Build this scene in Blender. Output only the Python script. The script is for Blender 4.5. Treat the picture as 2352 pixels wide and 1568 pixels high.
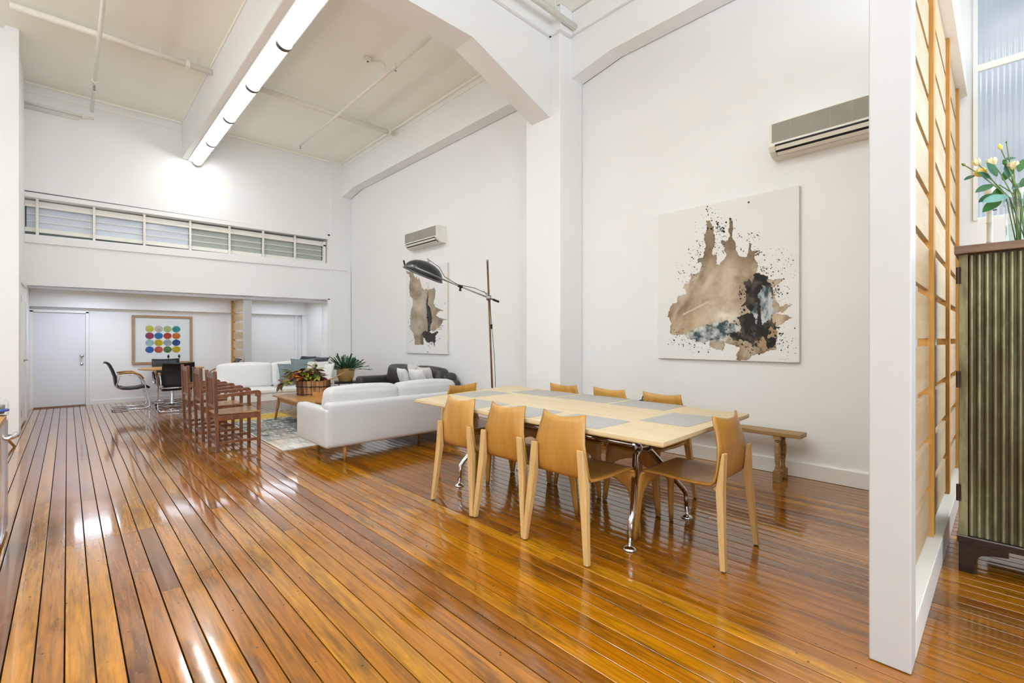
import bpy, bmesh, math, random
import numpy as np
from mathutils import Vector, Matrix
random.seed(7)
R = math.radians
for o in list(bpy.data.objects): bpy.data.objects.remove(o)
sc = bpy.context.scene
C = sc.collection
# ---------------------------------------------------------------- camera
cam = bpy.data.objects.new('camera', bpy.data.cameras.new('camera')); C.objects.link(cam)
cam.data.sensor_width = 36; cam.data.lens = 36 * 1076 / 2352
cam.data.shift_y = -5 / 2352
cam.data.clip_start = .02
cam.location = (0, 0, 1.27); cam.rotation_euler = (R(90), 0, R(-43.5))
sc.camera = cam
# ---------------------------------------------------------------- world, lights, exposure
w = bpy.data.worlds.new('world'); sc.world = w; w.use_nodes = True
w.node_tree.nodes['Background'].inputs[0].default_value = (.75, .85, 1, 1)
w.node_tree.nodes['Background'].inputs[1].default_value = 1.0
def area(name, loc, rot, sx, sy, power, col):
    l = bpy.data.lights.new(name, 'AREA'); l.shape = 'RECTANGLE'; l.size = sx; l.size_y = sy
    l.energy = power; l.color = col
    o = bpy.data.objects.new(name, l); C.objects.link(o); o.location = loc; o.rotation_euler = rot
    return o
# daylight through the windows of the wall behind the camera (Y = -4.5) and the window wall
for x, pw in ((-1.6, 125), (1.2, 92), (4.0, 24)):
    area('daylight_back', (x, -4.35, 2.6), (R(90), 0, 0), 1.9, 2.6, pw, (.76, .89, 1))
area('daylight_side', (5.75, -2.2, 2.4), (R(90), 0, R(90)), 2.6, 2.4, 110, (.76, .89, 1))
# unseen fill lamps added on the kitchen side, no windows there
for y in (-1.5, 2.0, 5.5):
    area('fill_left', (-3.95, y, 2.7), (R(90), 0, R(-90)), 2.4, 2.6, 5 if y < 5 else 18, (.76, .89, 1))
# ceiling strips of the bays out of view, plus added fill lamps
area('strip_near_bay', (1.79, 1.2, 4.55), (0, 0, 0), .25, 4.5, 14, (.88, .95, 1))
area('fill_behind_screen', (4.2, -1.6, 4.55), (0, 0, 0), .3, 2.5, 30, (.88, .95, 1))  # added fill for the floor, cabinet and slats beyond the screen
area('kitchen_strip', (-2.4, 2.5, 4.6), (0, 0, 0), .4, 6, 30, (.88, .95, 1))
area('kitchen_fill_up', (-2.0, 3.0, 4.4), (R(180), 0, 0), .3, 6, 200, (.88, .95, 1))  # added unseen uplight that brightens the ceiling
area('near_bay_fill_up', (1.0, 0.6, 4.4), (R(180), 0, 0), .3, 4, 90, (.88, .95, 1))  # added unseen uplight, fills the near bay by ceiling bounce
# recessed lamps of the low back room, in front of the row and out of view above the soffit
for x, pw in ((.35, 11.5), (1.9, 7), (3.5, 8.5)):
    area('recess_lamp', (x, 11.35, 2.13), (0, 0, 0), .5 if x < 1 else 1.1, .25 if x < 1 else .8, pw, (.74, .84, 1))
sc.view_settings.view_transform = 'Standard'
sc.view_settings.look = 'None'
sc.view_settings.exposure = 0.2
sc.view_settings.gamma = 1
sc.view_settings.use_curve_mapping = False
sc.cycles.max_bounces = 10
sc.cycles.diffuse_bounces = 6
sc.cycles.caustics_reflective = False
sc.cycles.caustics_refractive = False

# ---------------------------------------------------------------- materials
def lin(r, g, b):
    f = lambda c: (c / 255 / 12.92) if c / 255 <= .04045 else ((c / 255 + .055) / 1.055) ** 2.4
    return (f(r), f(g), f(b), 1)
def nd(nt, t, **k):
    n = nt.nodes.new(t)
    for a, b in k.items(): setattr(n, a, b)
    return n
def mat(name, col, rough=.5, metal=0, var=.06, scale=6, bump=0, bscale=60, stretch=(1, 1, 1), spec=.5, coat=0, sheen=0, detail=4):
    m = bpy.data.materials.new(name); m.use_nodes = True; nt = m.node_tree
    p = nt.nodes['Principled BSDF']
    p.inputs['Roughness'].default_value = rough; p.inputs['Metallic'].default_value = metal
    p.inputs['Specular IOR Level'].default_value = spec
    p.inputs['Coat Weight'].default_value = coat; p.inputs['Coat Roughness'].default_value = .08
    p.inputs['Sheen Weight'].default_value = sheen
    tc = nd(nt, 'ShaderNodeTexCoord'); mp = nd(nt, 'ShaderNodeMapping')
    mp.inputs['Scale'].default_value = stretch
    nt.links.new(tc.outputs['Object'], mp.inputs['Vector'])
    nz = nd(nt, 'ShaderNodeTexNoise'); nz.inputs['Scale'].default_value = scale; nz.inputs['Detail'].default_value = detail
    nt.links.new(mp.outputs[0], nz.inputs['Vector'])
    mx = nd(nt, 'ShaderNodeMix', data_type='RGBA')
    mx.inputs['A'].default_value = tuple(c * (1 - var * 1.6) for c in col[:3]) + (1,)
    mx.inputs['B'].default_value = tuple(min(1, c * (1 + var * 1.6)) for c in col[:3]) + (1,)
    nt.links.new(nz.outputs[0], mx.inputs['Factor'])
    nt.links.new(mx.outputs['Result'], p.inputs['Base Color'])
    if bump:
        n2 = nd(nt, 'ShaderNodeTexNoise'); n2.inputs['Scale'].default_value = bscale; n2.inputs['Detail'].default_value = 3
        nt.links.new(mp.outputs[0], n2.inputs['Vector'])
        b = nd(nt, 'ShaderNodeBump'); b.inputs['Strength'].default_value = bump; b.inputs['Distance'].default_value = .01
        nt.links.new(n2.outputs[0], b.inputs['Height']); nt.links.new(b.outputs[0], p.inputs['Normal'])
    return m
def wood(name, cols, rough=.4, stretch=(12, 1, 12), scale=2.2, bump=.12, coat=0, rnd=.5):
    """grain along the long axis named by the small stretch value, tone shifts per object"""
    m = bpy.data.materials.new(name); m.use_nodes = True; nt = m.node_tree
    p = nt.nodes['Principled BSDF']; p.inputs['Roughness'].default_value = rough
    p.inputs['Coat Weight'].default_value = coat; p.inputs['Coat Roughness'].default_value = .1
    tc = nd(nt, 'ShaderNodeTexCoord'); mp = nd(nt, 'ShaderNodeMapping'); mp.inputs['Scale'].default_value = stretch
    oi = nd(nt, 'ShaderNodeObjectInfo')
    ml = nd(nt, 'ShaderNodeMath', operation='MULTIPLY'); ml.inputs[1].default_value = 37
    nt.links.new(oi.outputs['Random'], ml.inputs[0])
    cb = nd(nt, 'ShaderNodeCombineXYZ')
    for k in range(3): nt.links.new(ml.outputs[0], cb.inputs[k])
    nt.links.new(cb.outputs[0], mp.inputs['Location'])
    nt.links.new(tc.outputs['Object'], mp.inputs['Vector'])
    nz = nd(nt, 'ShaderNodeTexNoise'); nz.inputs['Scale'].default_value = scale; nz.inputs['Detail'].default_value = 7
    nz.inputs['Roughness'].default_value = .62; nz.inputs['Distortion'].default_value = .8
    nt.links.new(mp.outputs[0], nz.inputs['Vector'])
    cr = nd(nt, 'ShaderNodeValToRGB'); e = cr.color_ramp.elements
    e[0].position = .3; e[0].color = cols[0]; e[1].position = .72; e[1].color = cols[-1]
    if len(cols) == 3:
        x = e.new(.5); x.color = cols[1]
    ad = nd(nt, 'ShaderNodeMath', operation='MULTIPLY_ADD'); ad.inputs[1].default_value = .22 * rnd
    nt.links.new(oi.outputs['Random'], ad.inputs[0])
    sb = nd(nt, 'ShaderNodeMath', operation='SUBTRACT'); sb.inputs[1].default_value = .11 * rnd
    nt.links.new(nz.outputs[0], sb.inputs[0]); nt.links.new(sb.outputs[0], ad.inputs[2])
    nt.links.new(ad.outputs[0], cr.inputs[0]); nt.links.new(cr.outputs[0], p.inputs['Base Color'])
    b = nd(nt, 'ShaderNodeBump'); b.inputs['Strength'].default_value = bump; b.inputs['Distance'].default_value = .004
    nt.links.new(nz.outputs[0], b.inputs['Height']); nt.links.new(b.outputs[0], p.inputs['Normal'])
    return m
def emis(name, col, s):
    m = bpy.data.materials.new(name); m.use_nodes = True; nt = m.node_tree
    p = nt.nodes['Principled BSDF']; p.inputs['Base Color'].default_value = col
    p.inputs['Emission Color'].default_value = col; p.inputs['Emission Strength'].default_value = s
    return m
def colmat(name, rough=.85, bump=.0, bs=300, sheen=0):
    m = bpy.data.materials.new(name); m.use_nodes = True; nt = m.node_tree
    p = nt.nodes['Principled BSDF']; p.inputs['Roughness'].default_value = rough; p.inputs['Sheen Weight'].default_value = sheen
    a = nd(nt, 'ShaderNodeAttribute', attribute_name='Col'); nt.links.new(a.outputs['Color'], p.inputs['Base Color'])
    if bump:
        tc = nd(nt, 'ShaderNodeTexCoord'); n2 = nd(nt, 'ShaderNodeTexNoise'); n2.inputs['Scale'].default_value = bs
        nt.links.new(tc.outputs['Object'], n2.inputs['Vector'])
        b = nd(nt, 'ShaderNodeBump'); b.inputs['Strength'].default_value = bump; b.inputs['Distance'].default_value = .01
        nt.links.new(n2.outputs[0], b.inputs['Height']); nt.links.new(b.outputs[0], p.inputs['Normal'])
    return m
WHITE = mat('white_paint', lin(240, 241, 241), .55, var=.012, scale=1.5, bump=.03, bscale=25)
CEIL = mat('ceiling_paint', lin(249, 249, 240), .65, var=.012, scale=1.2, bump=.04, bscale=12)
GLOSSW = mat('gloss_white_paint', lin(236, 236, 232), .3, var=.015, scale=3, bump=.02, bscale=20)
POSTW = mat('post_paint', lin(192, 192, 193), .45, var=.02, scale=3, bump=.02, bscale=20)
PIPEW = mat('pipe_paint', lin(234, 231, 222), .4, var=.03, scale=8)
DARKGAP = mat('dark_subfloor', lin(28, 20, 14), .8)
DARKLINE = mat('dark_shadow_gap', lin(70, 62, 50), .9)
CHROME = mat('polished_chrome', lin(215, 215, 218), .09, 1, var=.02)
BLKLEATHER = mat('black_leather', lin(24, 26, 30), .42, var=.15, bump=.1, bscale=70)
BRNLEATHER = mat('charcoal_leather', lin(58, 55, 52), .4, var=.15, scale=9, bump=.25, bscale=25)
GREYFAB = mat('pale_grey_linen', lin(203, 203, 204), .95, var=.10, scale=34, stretch=(1, 1, 9), bump=.45, bscale=170, sheen=.3)
WHITEFAB = mat('white_linen', lin(226, 226, 226), .95, var=.04, scale=20, bump=.2, bscale=150, sheen=.3)
TEALFAB = mat('slate_teal_fabric', lin(120, 134, 140), .95, var=.08, scale=30, bump=.2, bscale=150)
BEIGEFAB = mat('pale_stone_fabric', lin(208, 205, 200), .95, var=.08, scale=30, bump=.2, bscale=150)
BLACK = mat('black_metal', lin(22, 22, 24), .45, .3)
BLKRUB = mat('black_rubber', lin(20, 20, 20), .7)
DARKGREEN = mat('dark_green_enamel', lin(50, 58, 56), .3, .5, var=.25, scale=9)
STEEL = mat('worn_steel', lin(150, 150, 145), .35, .9, var=.2, scale=20)
RUSTPOLE = mat('rusty_pole', lin(120, 88, 66), .5, .6, var=.35, scale=7, detail=8)
GREYPL = mat('grey_plastic', lin(190, 188, 180), .5)
WHITEPL = mat('white_plastic', lin(235, 233, 225), .35)
ALU = mat('end_cap_grey', lin(96, 90, 82), .5)
LEAFG = mat('dark_green_leaf', lin(48, 104, 66), .45, var=.35, scale=14)
LEAFF = mat('fresh_green_leaf', lin(60, 120, 50), .4, var=.4, scale=18)
LEAFT = mat('blue_green_leaf', lin(90, 150, 140), .4, var=.3, scale=18)
STEMG = mat('green_stem', lin(110, 140, 80), .5)
PETAL = mat('cream_petal', lin(246, 240, 205), .6, var=.08, scale=20)
PETALY = mat('yellow_petal', lin(238, 222, 130), .6, var=.1, scale=20)
CLAY = mat('ochre_glaze', lin(184, 150, 88), .35, var=.2, scale=5, coat=.3)
CARDB = mat('pale_wood_block', lin(206, 150, 84), .6, var=.08, scale=5, stretch=(1, 8, 8))
TIMB = wood('orange_pine', [lin(176, 124, 50), lin(192, 140, 66), lin(204, 154, 84)], .5, (14, 14, 1), 1.6, .05)
SLATW = wood('blond_pine', [lin(184, 158, 122), lin(198, 174, 140), lin(208, 187, 156)], .55, (1, 10, 10), 1.3, .06)
BEECH = wood('bent_beech', [lin(170, 120, 48), lin(182, 132, 58), lin(192, 146, 74)], .38, (10, 10, 1), 1.3, .02, coat=.15)
BEECHL = wood('solid_beech', [lin(190, 152, 96), lin(202, 166, 110), lin(212, 178, 126)], .45, (16, 16, 1), 2, .03)
MAPLE = wood('maple_veneer', [lin(204, 184, 146), lin(212, 193, 156), lin(220, 202, 168)], .42, (9, 1, 9), 1.0, .01, rnd=0)
MAPLEE = wood('maple_edge', [lin(170, 138, 84), lin(186, 154, 100)], .5, (2, 2, 30), 2.0, .01, rnd=0)
OAKD = wood('dark_oak', [lin(84, 46, 24), lin(112, 66, 38), lin(138, 86, 52)], .38, (12, 12, 1.2), 2.4, .06, coat=.2)
OAKT = wood('worn_oak_seat', [lin(112, 76, 46), lin(150, 110, 72), lin(176, 138, 96)], .4, (1.2, 12, 12), 2.6, .06, coat=.2)
HONEY = wood('honey_oak', [lin(166, 118, 58), lin(190, 142, 80), lin(204, 158, 96)], .4, (12, 1.2, 12), 2.2, .04, coat=.2)
LEGW = wood('turned_leg_wood', [lin(150, 104, 52), lin(180, 132, 72)], .4, (12, 12, 1.2), 2.2, .03)
BENCHW = wood('old_bench_wood', [lin(110, 82, 46), lin(150, 116, 70), lin(176, 142, 92)], .5, (14, 1, 14), 2.4, .15)
BUCKET = wood('old_stave_wood', [lin(84, 54, 34), lin(140, 96, 60), lin(176, 128, 84)], .6, (14, 14, 1), 3, .2, rnd=2)
FRAMEW = wood('picture_frame_wood', [lin(160, 126, 92), lin(182, 148, 112)], .5, (6, 6, 6), 2, .03)
TOPWOOD = wood('cabinet_top_wood', [lin(96, 74, 62), lin(126, 100, 84), lin(140, 118, 100)], .6, (10, 1, 10), 3, .15)

def floor_material():
    m = bpy.data.materials.new('varnished_floorboards'); m.use_nodes = True; nt = m.node_tree; L = nt.links.new
    p = nt.nodes['Principled BSDF']
    g = nd(nt, 'ShaderNodeNewGeometry'); oi = nd(nt, 'ShaderNodeObjectInfo')
    m1 = nd(nt, 'ShaderNodeMath', operation='MULTIPLY'); m1.inputs[1].default_value = 91.7; L(oi.outputs['Random'], m1.inputs[0])
    cb = nd(nt, 'ShaderNodeCombineXYZ'); L(m1.outputs[0], cb.inputs[0]); L(m1.outputs[0], cb.inputs[1]); L(m1.outputs[0], cb.inputs[2])
    mp = nd(nt, 'ShaderNodeMapping'); mp.inputs['Scale'].default_value = (26, 1.3, 1); L(g.outputs['Position'], mp.inputs['Vector']); L(cb.outputs[0], mp.inputs['Location'])
    grain = nd(nt, 'ShaderNodeTexNoise'); grain.inputs['Scale'].default_value = 1.6; grain.inputs['Detail'].default_value = 9; grain.inputs['Roughness'].default_value = .68; grain.inputs['Distortion'].default_value = 1.1
    L(mp.outputs[0], grain.inputs['Vector'])
    mp2 = nd(nt, 'ShaderNodeMapping'); mp2.inputs['Scale'].default_value = (7, 1.5, 1); L(g.outputs['Position'], mp2.inputs['Vector']); L(cb.outputs[0], mp2.inputs['Location'])
    blot = nd(nt, 'ShaderNodeTexNoise'); blot.inputs['Scale'].default_value = 1.1; blot.inputs['Detail'].default_value = 5; blot.inputs['Roughness'].default_value = .6
    L(mp2.outputs[0], blot.inputs['Vector'])
    # board tone
    br = nd(nt, 'ShaderNodeValToRGB'); e = br.color_ramp.elements
    cols = [(0, lin(178, 112, 10)), (.18, lin(136, 78, 14)), (.34, lin(190, 124, 12)), (.5, lin(158, 94, 14)), (.64, lin(198, 134, 20)), (.78, lin(112, 62, 18)), (.9, lin(172, 104, 8)), (1, lin(148, 88, 20))]
    e[0].position, e[0].color = cols[0]; e[1].position, e[1].color = cols[-1]
    for q, c in cols[1:-1]:
        x = e.new(q); x.color = c
    L(oi.outputs['Random'], br.inputs[0])
    gr = nd(nt, 'ShaderNodeMapRange'); gr.inputs[1].default_value = .3; gr.inputs[2].default_value = .75; gr.inputs[3].default_value = .42; gr.inputs[4].default_value = 1.36
    L(grain.outputs[0], gr.inputs[0])
    mu = nd(nt, 'ShaderNodeMix', data_type='RGBA', blend_type='MULTIPLY'); mu.inputs['Factor'].default_value = 1
    L(br.outputs[0], mu.inputs['A']); L(gr.outputs[0], mu.inputs['B'])
    # dark stains
    st = nd(nt, 'ShaderNodeMapRange'); st.inputs[1].default_value = .53; st.inputs[2].default_value = .72; L(blot.outputs[0], st.inputs[0])
    sx = nd(nt, 'ShaderNodeMath', operation='MULTIPLY'); sx.inputs[1].default_value = .75; L(st.outputs[0], sx.inputs[0])
    m3 = nd(nt, 'ShaderNodeMix', data_type='RGBA'); m3.inputs['B'].default_value = lin(70, 40, 18); L(sx.outputs[0], m3.inputs['Factor']); L(mu.outputs['Result'], m3.inputs['A'])
    # nail holes / specks
    vo = nd(nt, 'ShaderNodeTexVoronoi'); vo.inputs['Scale'].default_value = 13; vo.inputs['Randomness'].default_value = 1; L(g.outputs['Position'], vo.inputs['Vector'])
    vr = nd(nt, 'ShaderNodeMapRange'); vr.inputs[1].default_value = .055; vr.inputs[2].default_value = .075; vr.inputs[3].default_value = .85; vr.inputs[4].default_value = 0; L(vo.outputs['Distance'], vr.inputs[0])
    m4 = nd(nt, 'ShaderNodeMix', data_type='RGBA'); m4.inputs['B'].default_value = lin(48, 28, 16); L(vr.outputs[0], m4.inputs['Factor']); L(m3.outputs['Result'], m4.inputs['A'])
    L(m4.outputs['Result'], p.inputs['Base Color'])
    # worn gloss
    n3 = nd(nt, 'ShaderNodeTexNoise'); n3.inputs['Scale'].default_value = 2.2; n3.inputs['Detail'].default_value = 6; L(g.outputs['Position'], n3.inputs['Vector'])
    rr = nd(nt, 'ShaderNodeMapRange'); rr.inputs[1].default_value = .3; rr.inputs[2].default_value = .7; rr.inputs[3].default_value = .085; rr.inputs[4].default_value = .19; L(n3.outputs[0], rr.inputs[0])
    L(rr.outputs[0], p.inputs['Roughness'])
    p.inputs['Specular IOR Level'].default_value = .45
    p.inputs['Coat Weight'].default_value = .75; p.inputs['Coat Roughness'].default_value = .07
    n4 = nd(nt, 'ShaderNodeTexNoise'); n4.inputs['Scale'].default_value = 9; n4.inputs['Detail'].default_value = 3; L(g.outputs['Position'], n4.inputs['Vector'])
    b0 = nd(nt, 'ShaderNodeBump'); b0.inputs['Strength'].default_value = .10; b0.inputs['Distance'].default_value = .006; L(n4.outputs[0], b0.inputs['Height'])
    b = nd(nt, 'ShaderNodeBump'); b.inputs['Strength'].default_value = .10; b.inputs['Distance'].default_value = .0012
    L(grain.outputs[0], b.inputs['Height']); L(b0.outputs[0], b.inputs['Normal']); L(b.outputs[0], p.inputs['Normal'])
    return m
FLOORM = floor_material()

def rust_material():
    m = mat('corrugated_steel_patina', lin(126, 122, 92), .45, .55, var=.15, scale=5)
    nt = m.node_tree; p = nt.nodes['Principled BSDF']; L = nt.links.new
    tc = nd(nt, 'ShaderNodeTexCoord'); mp = nd(nt, 'ShaderNodeMapping'); mp.inputs['Scale'].default_value = (5, 5, 1.1)
    L(tc.outputs['Object'], mp.inputs['Vector'])
    n = nd(nt, 'ShaderNodeTexNoise'); n.inputs['Scale'].default_value = 2; n.inputs['Detail'].default_value = 10; n.inputs['Roughness'].default_value = .7; L(mp.outputs[0], n.inputs['Vector'])
    cr = nd(nt, 'ShaderNodeValToRGB'); e = cr.color_ramp.elements
    e[0].position = .30; e[0].color = lin(104, 86, 62); e[1].position = .66; e[1].color = lin(156, 152, 120)
    x = e.new(.46); x.color = lin(112, 106, 78)
    L(n.outputs[0], cr.inputs[0])
    # rib highlights painted into the colour: paler ridges, darker valleys that also show rust
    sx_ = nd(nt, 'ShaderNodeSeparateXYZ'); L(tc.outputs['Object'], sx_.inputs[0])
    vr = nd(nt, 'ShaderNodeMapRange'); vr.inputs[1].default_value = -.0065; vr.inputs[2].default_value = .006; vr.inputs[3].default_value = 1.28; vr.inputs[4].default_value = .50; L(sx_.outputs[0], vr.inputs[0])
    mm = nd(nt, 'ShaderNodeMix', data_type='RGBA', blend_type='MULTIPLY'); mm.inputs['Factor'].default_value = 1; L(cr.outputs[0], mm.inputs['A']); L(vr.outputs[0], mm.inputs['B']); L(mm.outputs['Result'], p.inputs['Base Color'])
    return m
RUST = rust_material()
DKIRON = mat('dark_cast_iron', lin(62, 46, 38), .4, .6, var=.3, scale=12, bump=.2, bscale=40)

def glass_mat(name, col=(1, 1, 1, 1), rough=.02):
    m = bpy.data.materials.new(name); m.use_nodes = True; nt = m.node_tree
    for n in list(nt.nodes): nt.nodes.remove(n)
    out = nd(nt, 'ShaderNodeOutputMaterial'); tr = nd(nt, 'ShaderNodeBsdfTransparent'); gl = nd(nt, 'ShaderNodeBsdfGlossy')
    tr.inputs[0].default_value = col; gl.inputs['Roughness'].default_value = rough
    fr = nd(nt, 'ShaderNodeFresnel'); fr.inputs[0].default_value = 1.5
    mx = nd(nt, 'ShaderNodeMixShader'); ge = nd(nt, 'ShaderNodeNewGeometry'); sb = nd(nt, 'ShaderNodeMath', operation='SUBTRACT'); sb.inputs[0].default_value = 1; nt.links.new(ge.outputs['Backfacing'], sb.inputs[1]); ml = nd(nt, 'ShaderNodeMath', operation='MULTIPLY'); nt.links.new(sb.outputs[0], ml.inputs[0]); nt.links.new(fr.outputs[0], ml.inputs[1]); nt.links.new(ml.outputs[0], mx.inputs[0]); nt.links.new(tr.outputs[0], mx.inputs[1]); nt.links.new(gl.outputs[0], mx.inputs[2])
    nt.links.new(mx.outputs[0], out.inputs[0])
    return m
CLEAR = glass_mat('clear_glass', (.96, .98, .98, 1))

# ---------------------------------------------------------------- mesh helpers
class MB:
    def __init__(s): s.v = []; s.f = []
    def add(s, vs, fs):
        n = len(s.v); s.v += [tuple(v) for v in vs]; s.f += [tuple(i + n for i in f) for f in fs]; return s
    def box(s, x0, x1, y0, y1, z0, z1):
        return s.add([(x0, y0, z0), (x1, y0, z0), (x1, y1, z0), (x0, y1, z0), (x0, y0, z1), (x1, y0, z1), (x1, y1, z1), (x0, y1, z1)],
                     [(3, 2, 1, 0), (4, 5, 6, 7), (0, 1, 5, 4), (1, 2, 6, 5), (2, 3, 7, 6), (3, 0, 4, 7)])
    def hexa(s, b, t):   # bottom quad, top quad, counter-clockwise from above
        return s.add(list(b) + list(t), [(3, 2, 1, 0), (4, 5, 6, 7), (0, 1, 5, 4), (1, 2, 6, 5), (2, 3, 7, 6), (3, 0, 4, 7)])
    def prism(s, poly, axis, a, b):   # poly 2-D, extruded along axis from a to b
        def mk(u, v, t): return {'x': (t, u, v), 'y': (u, t, v), 'z': (u, v, t)}[axis]
        n = len(poly)
        vs = [mk(u, v, a) for u, v in poly] + [mk(u, v, b) for u, v in poly]
        fs = [tuple(range(n)), tuple(range(2 * n - 1, n - 1, -1))] + [(i, n + i, n + (i + 1) % n, (i + 1) % n) for i in range(n)]
        return s.add(vs, fs)
    def tube(s, pts, r, n=10, cap=True, flat=1.0):
        pts = [Vector(p) for p in pts]; N = len(pts); rs = r if isinstance(r, (list, tuple)) else [r] * N
        t0 = (pts[1] - pts[0]).normalized()
        up = Vector((0, 0, 1)) if abs(t0.z) < .9 else Vector((0, 1, 0))
        a = t0.cross(up).normalized(); vs = []; fs = []
        for i, p in enumerate(pts):
            t = (pts[min(i + 1, N - 1)] - pts[max(i - 1, 0)]).normalized()
            a = (a - t * a.dot(t)).normalized(); b = t.cross(a)
            for k in range(n):
                q = 2 * math.pi * k / n
                vs.append(p + (a * math.cos(q) * flat + b * math.sin(q)) * rs[i])
        for i in range(N - 1):
            for k in range(n):
                k2 = (k + 1) % n; fs.append((i * n + k, i * n + k2, (i + 1) * n + k2, (i + 1) * n + k))
        if cap: fs += [tuple(range(n - 1, -1, -1)), tuple((N - 1) * n + k for k in range(n))]
        return s.add(vs, fs)
    def lathe(s, prof, n=24, c=(0, 0, 0), sx=1, sy=1, M=None):
        vs = []; fs = []
        for r, z in prof:
            for k in range(n):
                q = 2 * math.pi * k / n; v = Vector((r * math.cos(q) * sx, r * math.sin(q) * sy, z))
                if M is not None: v = M @ v
                vs.append(v + Vector(c))
        for i in range(len(prof) - 1):
            for k in range(n):
                k2 = (k + 1) % n; fs.append((i * n + k, i * n + k2, (i + 1) * n + k2, (i + 1) * n + k))
        if prof[0][0] > 1e-5: fs.append(tuple(range(n - 1, -1, -1)))
        if prof[-1][0] > 1e-5: fs.append(tuple((len(prof) - 1) * n + k for k in range(n)))
        return s.add(vs, fs)
    def xf(s, M): s.v = [tuple(M @ Vector(v)) for v in s.v]; return s
def obj(name, mb, m, parent=None, smooth=False, bevel=0, seg=2, solid=0, subsurf=0, kind=None, label=None):
    me = bpy.data.meshes.new(name)
    if isinstance(mb, MB): me.from_pydata(mb.v, [], mb.f)
    else: mb.to_mesh(me); mb.free()
    me.materials.append(m); me.update()
    bm = bmesh.new(); bm.from_mesh(me); bmesh.ops.remove_doubles(bm, verts=bm.verts, dist=1e-5); bmesh.ops.recalc_face_normals(bm, faces=bm.faces); bm.to_mesh(me); bm.free()
    if smooth:
        for p in me.polygons: p.use_smooth = True
    o = bpy.data.objects.new(name, me); C.objects.link(o)
    if parent: o.parent = parent
    if solid:
        k = o.modifiers.new('solid', 'SOLIDIFY'); k.thickness = abs(solid); k.offset = -1 if solid > 0 else 1
    if bevel:
        k = o.modifiers.new('bevel', 'BEVEL'); k.width = bevel; k.segments = seg; k.limit_method = 'ANGLE'; k.angle_limit = R(35)
        if smooth is False and seg > 2:
            for p in me.polygons: p.use_smooth = True
            k.harden_normals = True
    if subsurf:
        k = o.modifiers.new('sub', 'SUBSURF'); k.levels = subsurf; k.render_levels = subsurf
    if kind: o['kind'] = kind
    if label: o['label'] = label
    return o
def smart(o, ang=40):
    """smooth shading with sharp edges kept (edges over the angle are marked sharp)"""
    bm = bmesh.new(); bm.from_mesh(o.data)
    for e in bm.edges:
        if len(e.link_faces) == 2 and e.calc_face_angle(0) > R(ang): e.smooth = False
    for f in bm.faces: f.smooth = True
    bm.to_mesh(o.data); bm.free(); return o
def thing(name, label, cat, loc=(0, 0, 0), rotz=0, group=None):
    o = bpy.data.objects.new(name, None); C.objects.link(o); o.empty_display_size = .1
    o.location = loc; o.rotation_euler = (0, 0, rotz); o['label'] = label; o['category'] = cat
    if group: o['group'] = group
    return o
def tag(o, label, cat, group=None):
    o['label'] = label; o['category'] = cat
    if group: o['group'] = group
    return o
def kids(o, _c={}):
    return [c for c in C.objects if c.parent == o]
def dup(root, loc, rotz, label, group=None, scale=None):
    ch = kids(root); r = root.copy(); C.objects.link(r); r.location = loc; r.rotation_euler = (0, 0, rotz); r['label'] = label
    if group: r['group'] = group
    if scale: r.scale = scale
    for c in ch:
        gk = kids(c); n = c.copy(); C.objects.link(n); n.parent = r
        for g in gk:
            d = g.copy(); C.objects.link(d); d.parent = n
    return r
def struct(name, mb, m, parent=None, **k):
    o = obj(name, mb, m, parent, **k)
    if not parent: o['kind'] = 'structure'
    return o
def arc(c, r, a0, a1, n, f=lambda u, v: (u, v)):
    return [f(c[0] + r * math.cos(R(a0 + (a1 - a0) * i / n)), c[1] + r * math.sin(R(a0 + (a1 - a0) * i / n))) for i in range(n + 1)]
def pillow(w, h, t, n=14, corner=.12, seed=0):
    """a scatter cushion standing in the XZ plane, centred"""
    rr = random.Random(seed); vs = []; fs = []
    for side in (1, -1):
        for i in range(n + 1):
            for j in range(n + 1):
                u = -1 + 2 * i / n; v = -1 + 2 * j / n
                e = max(0, (1 - abs(u) ** 2.6)) ** .55 * max(0, (1 - abs(v) ** 2.6)) ** .55
                px = u * (1 - corner * (1 - v * v) * .55) * w / 2; pz = v * (1 - corner * (1 - u * u) * .55) * h / 2
                wr = .012 * math.sin(u * 9 + seed) * math.cos(v * 7 + seed * 2) * e
                vs.append((px, side * (t / 2 * e + wr * .5), pz))
    N = (n + 1) ** 2
    for s_ in (0, 1):
        for i in range(n):
            for j in range(n):
                a = s_ * N + i * (n + 1) + j; q = (a, a + 1, a + n + 2, a + n + 1)
                fs.append(q if s_ else q[::-1])
    return MB().add(vs, fs)
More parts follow.
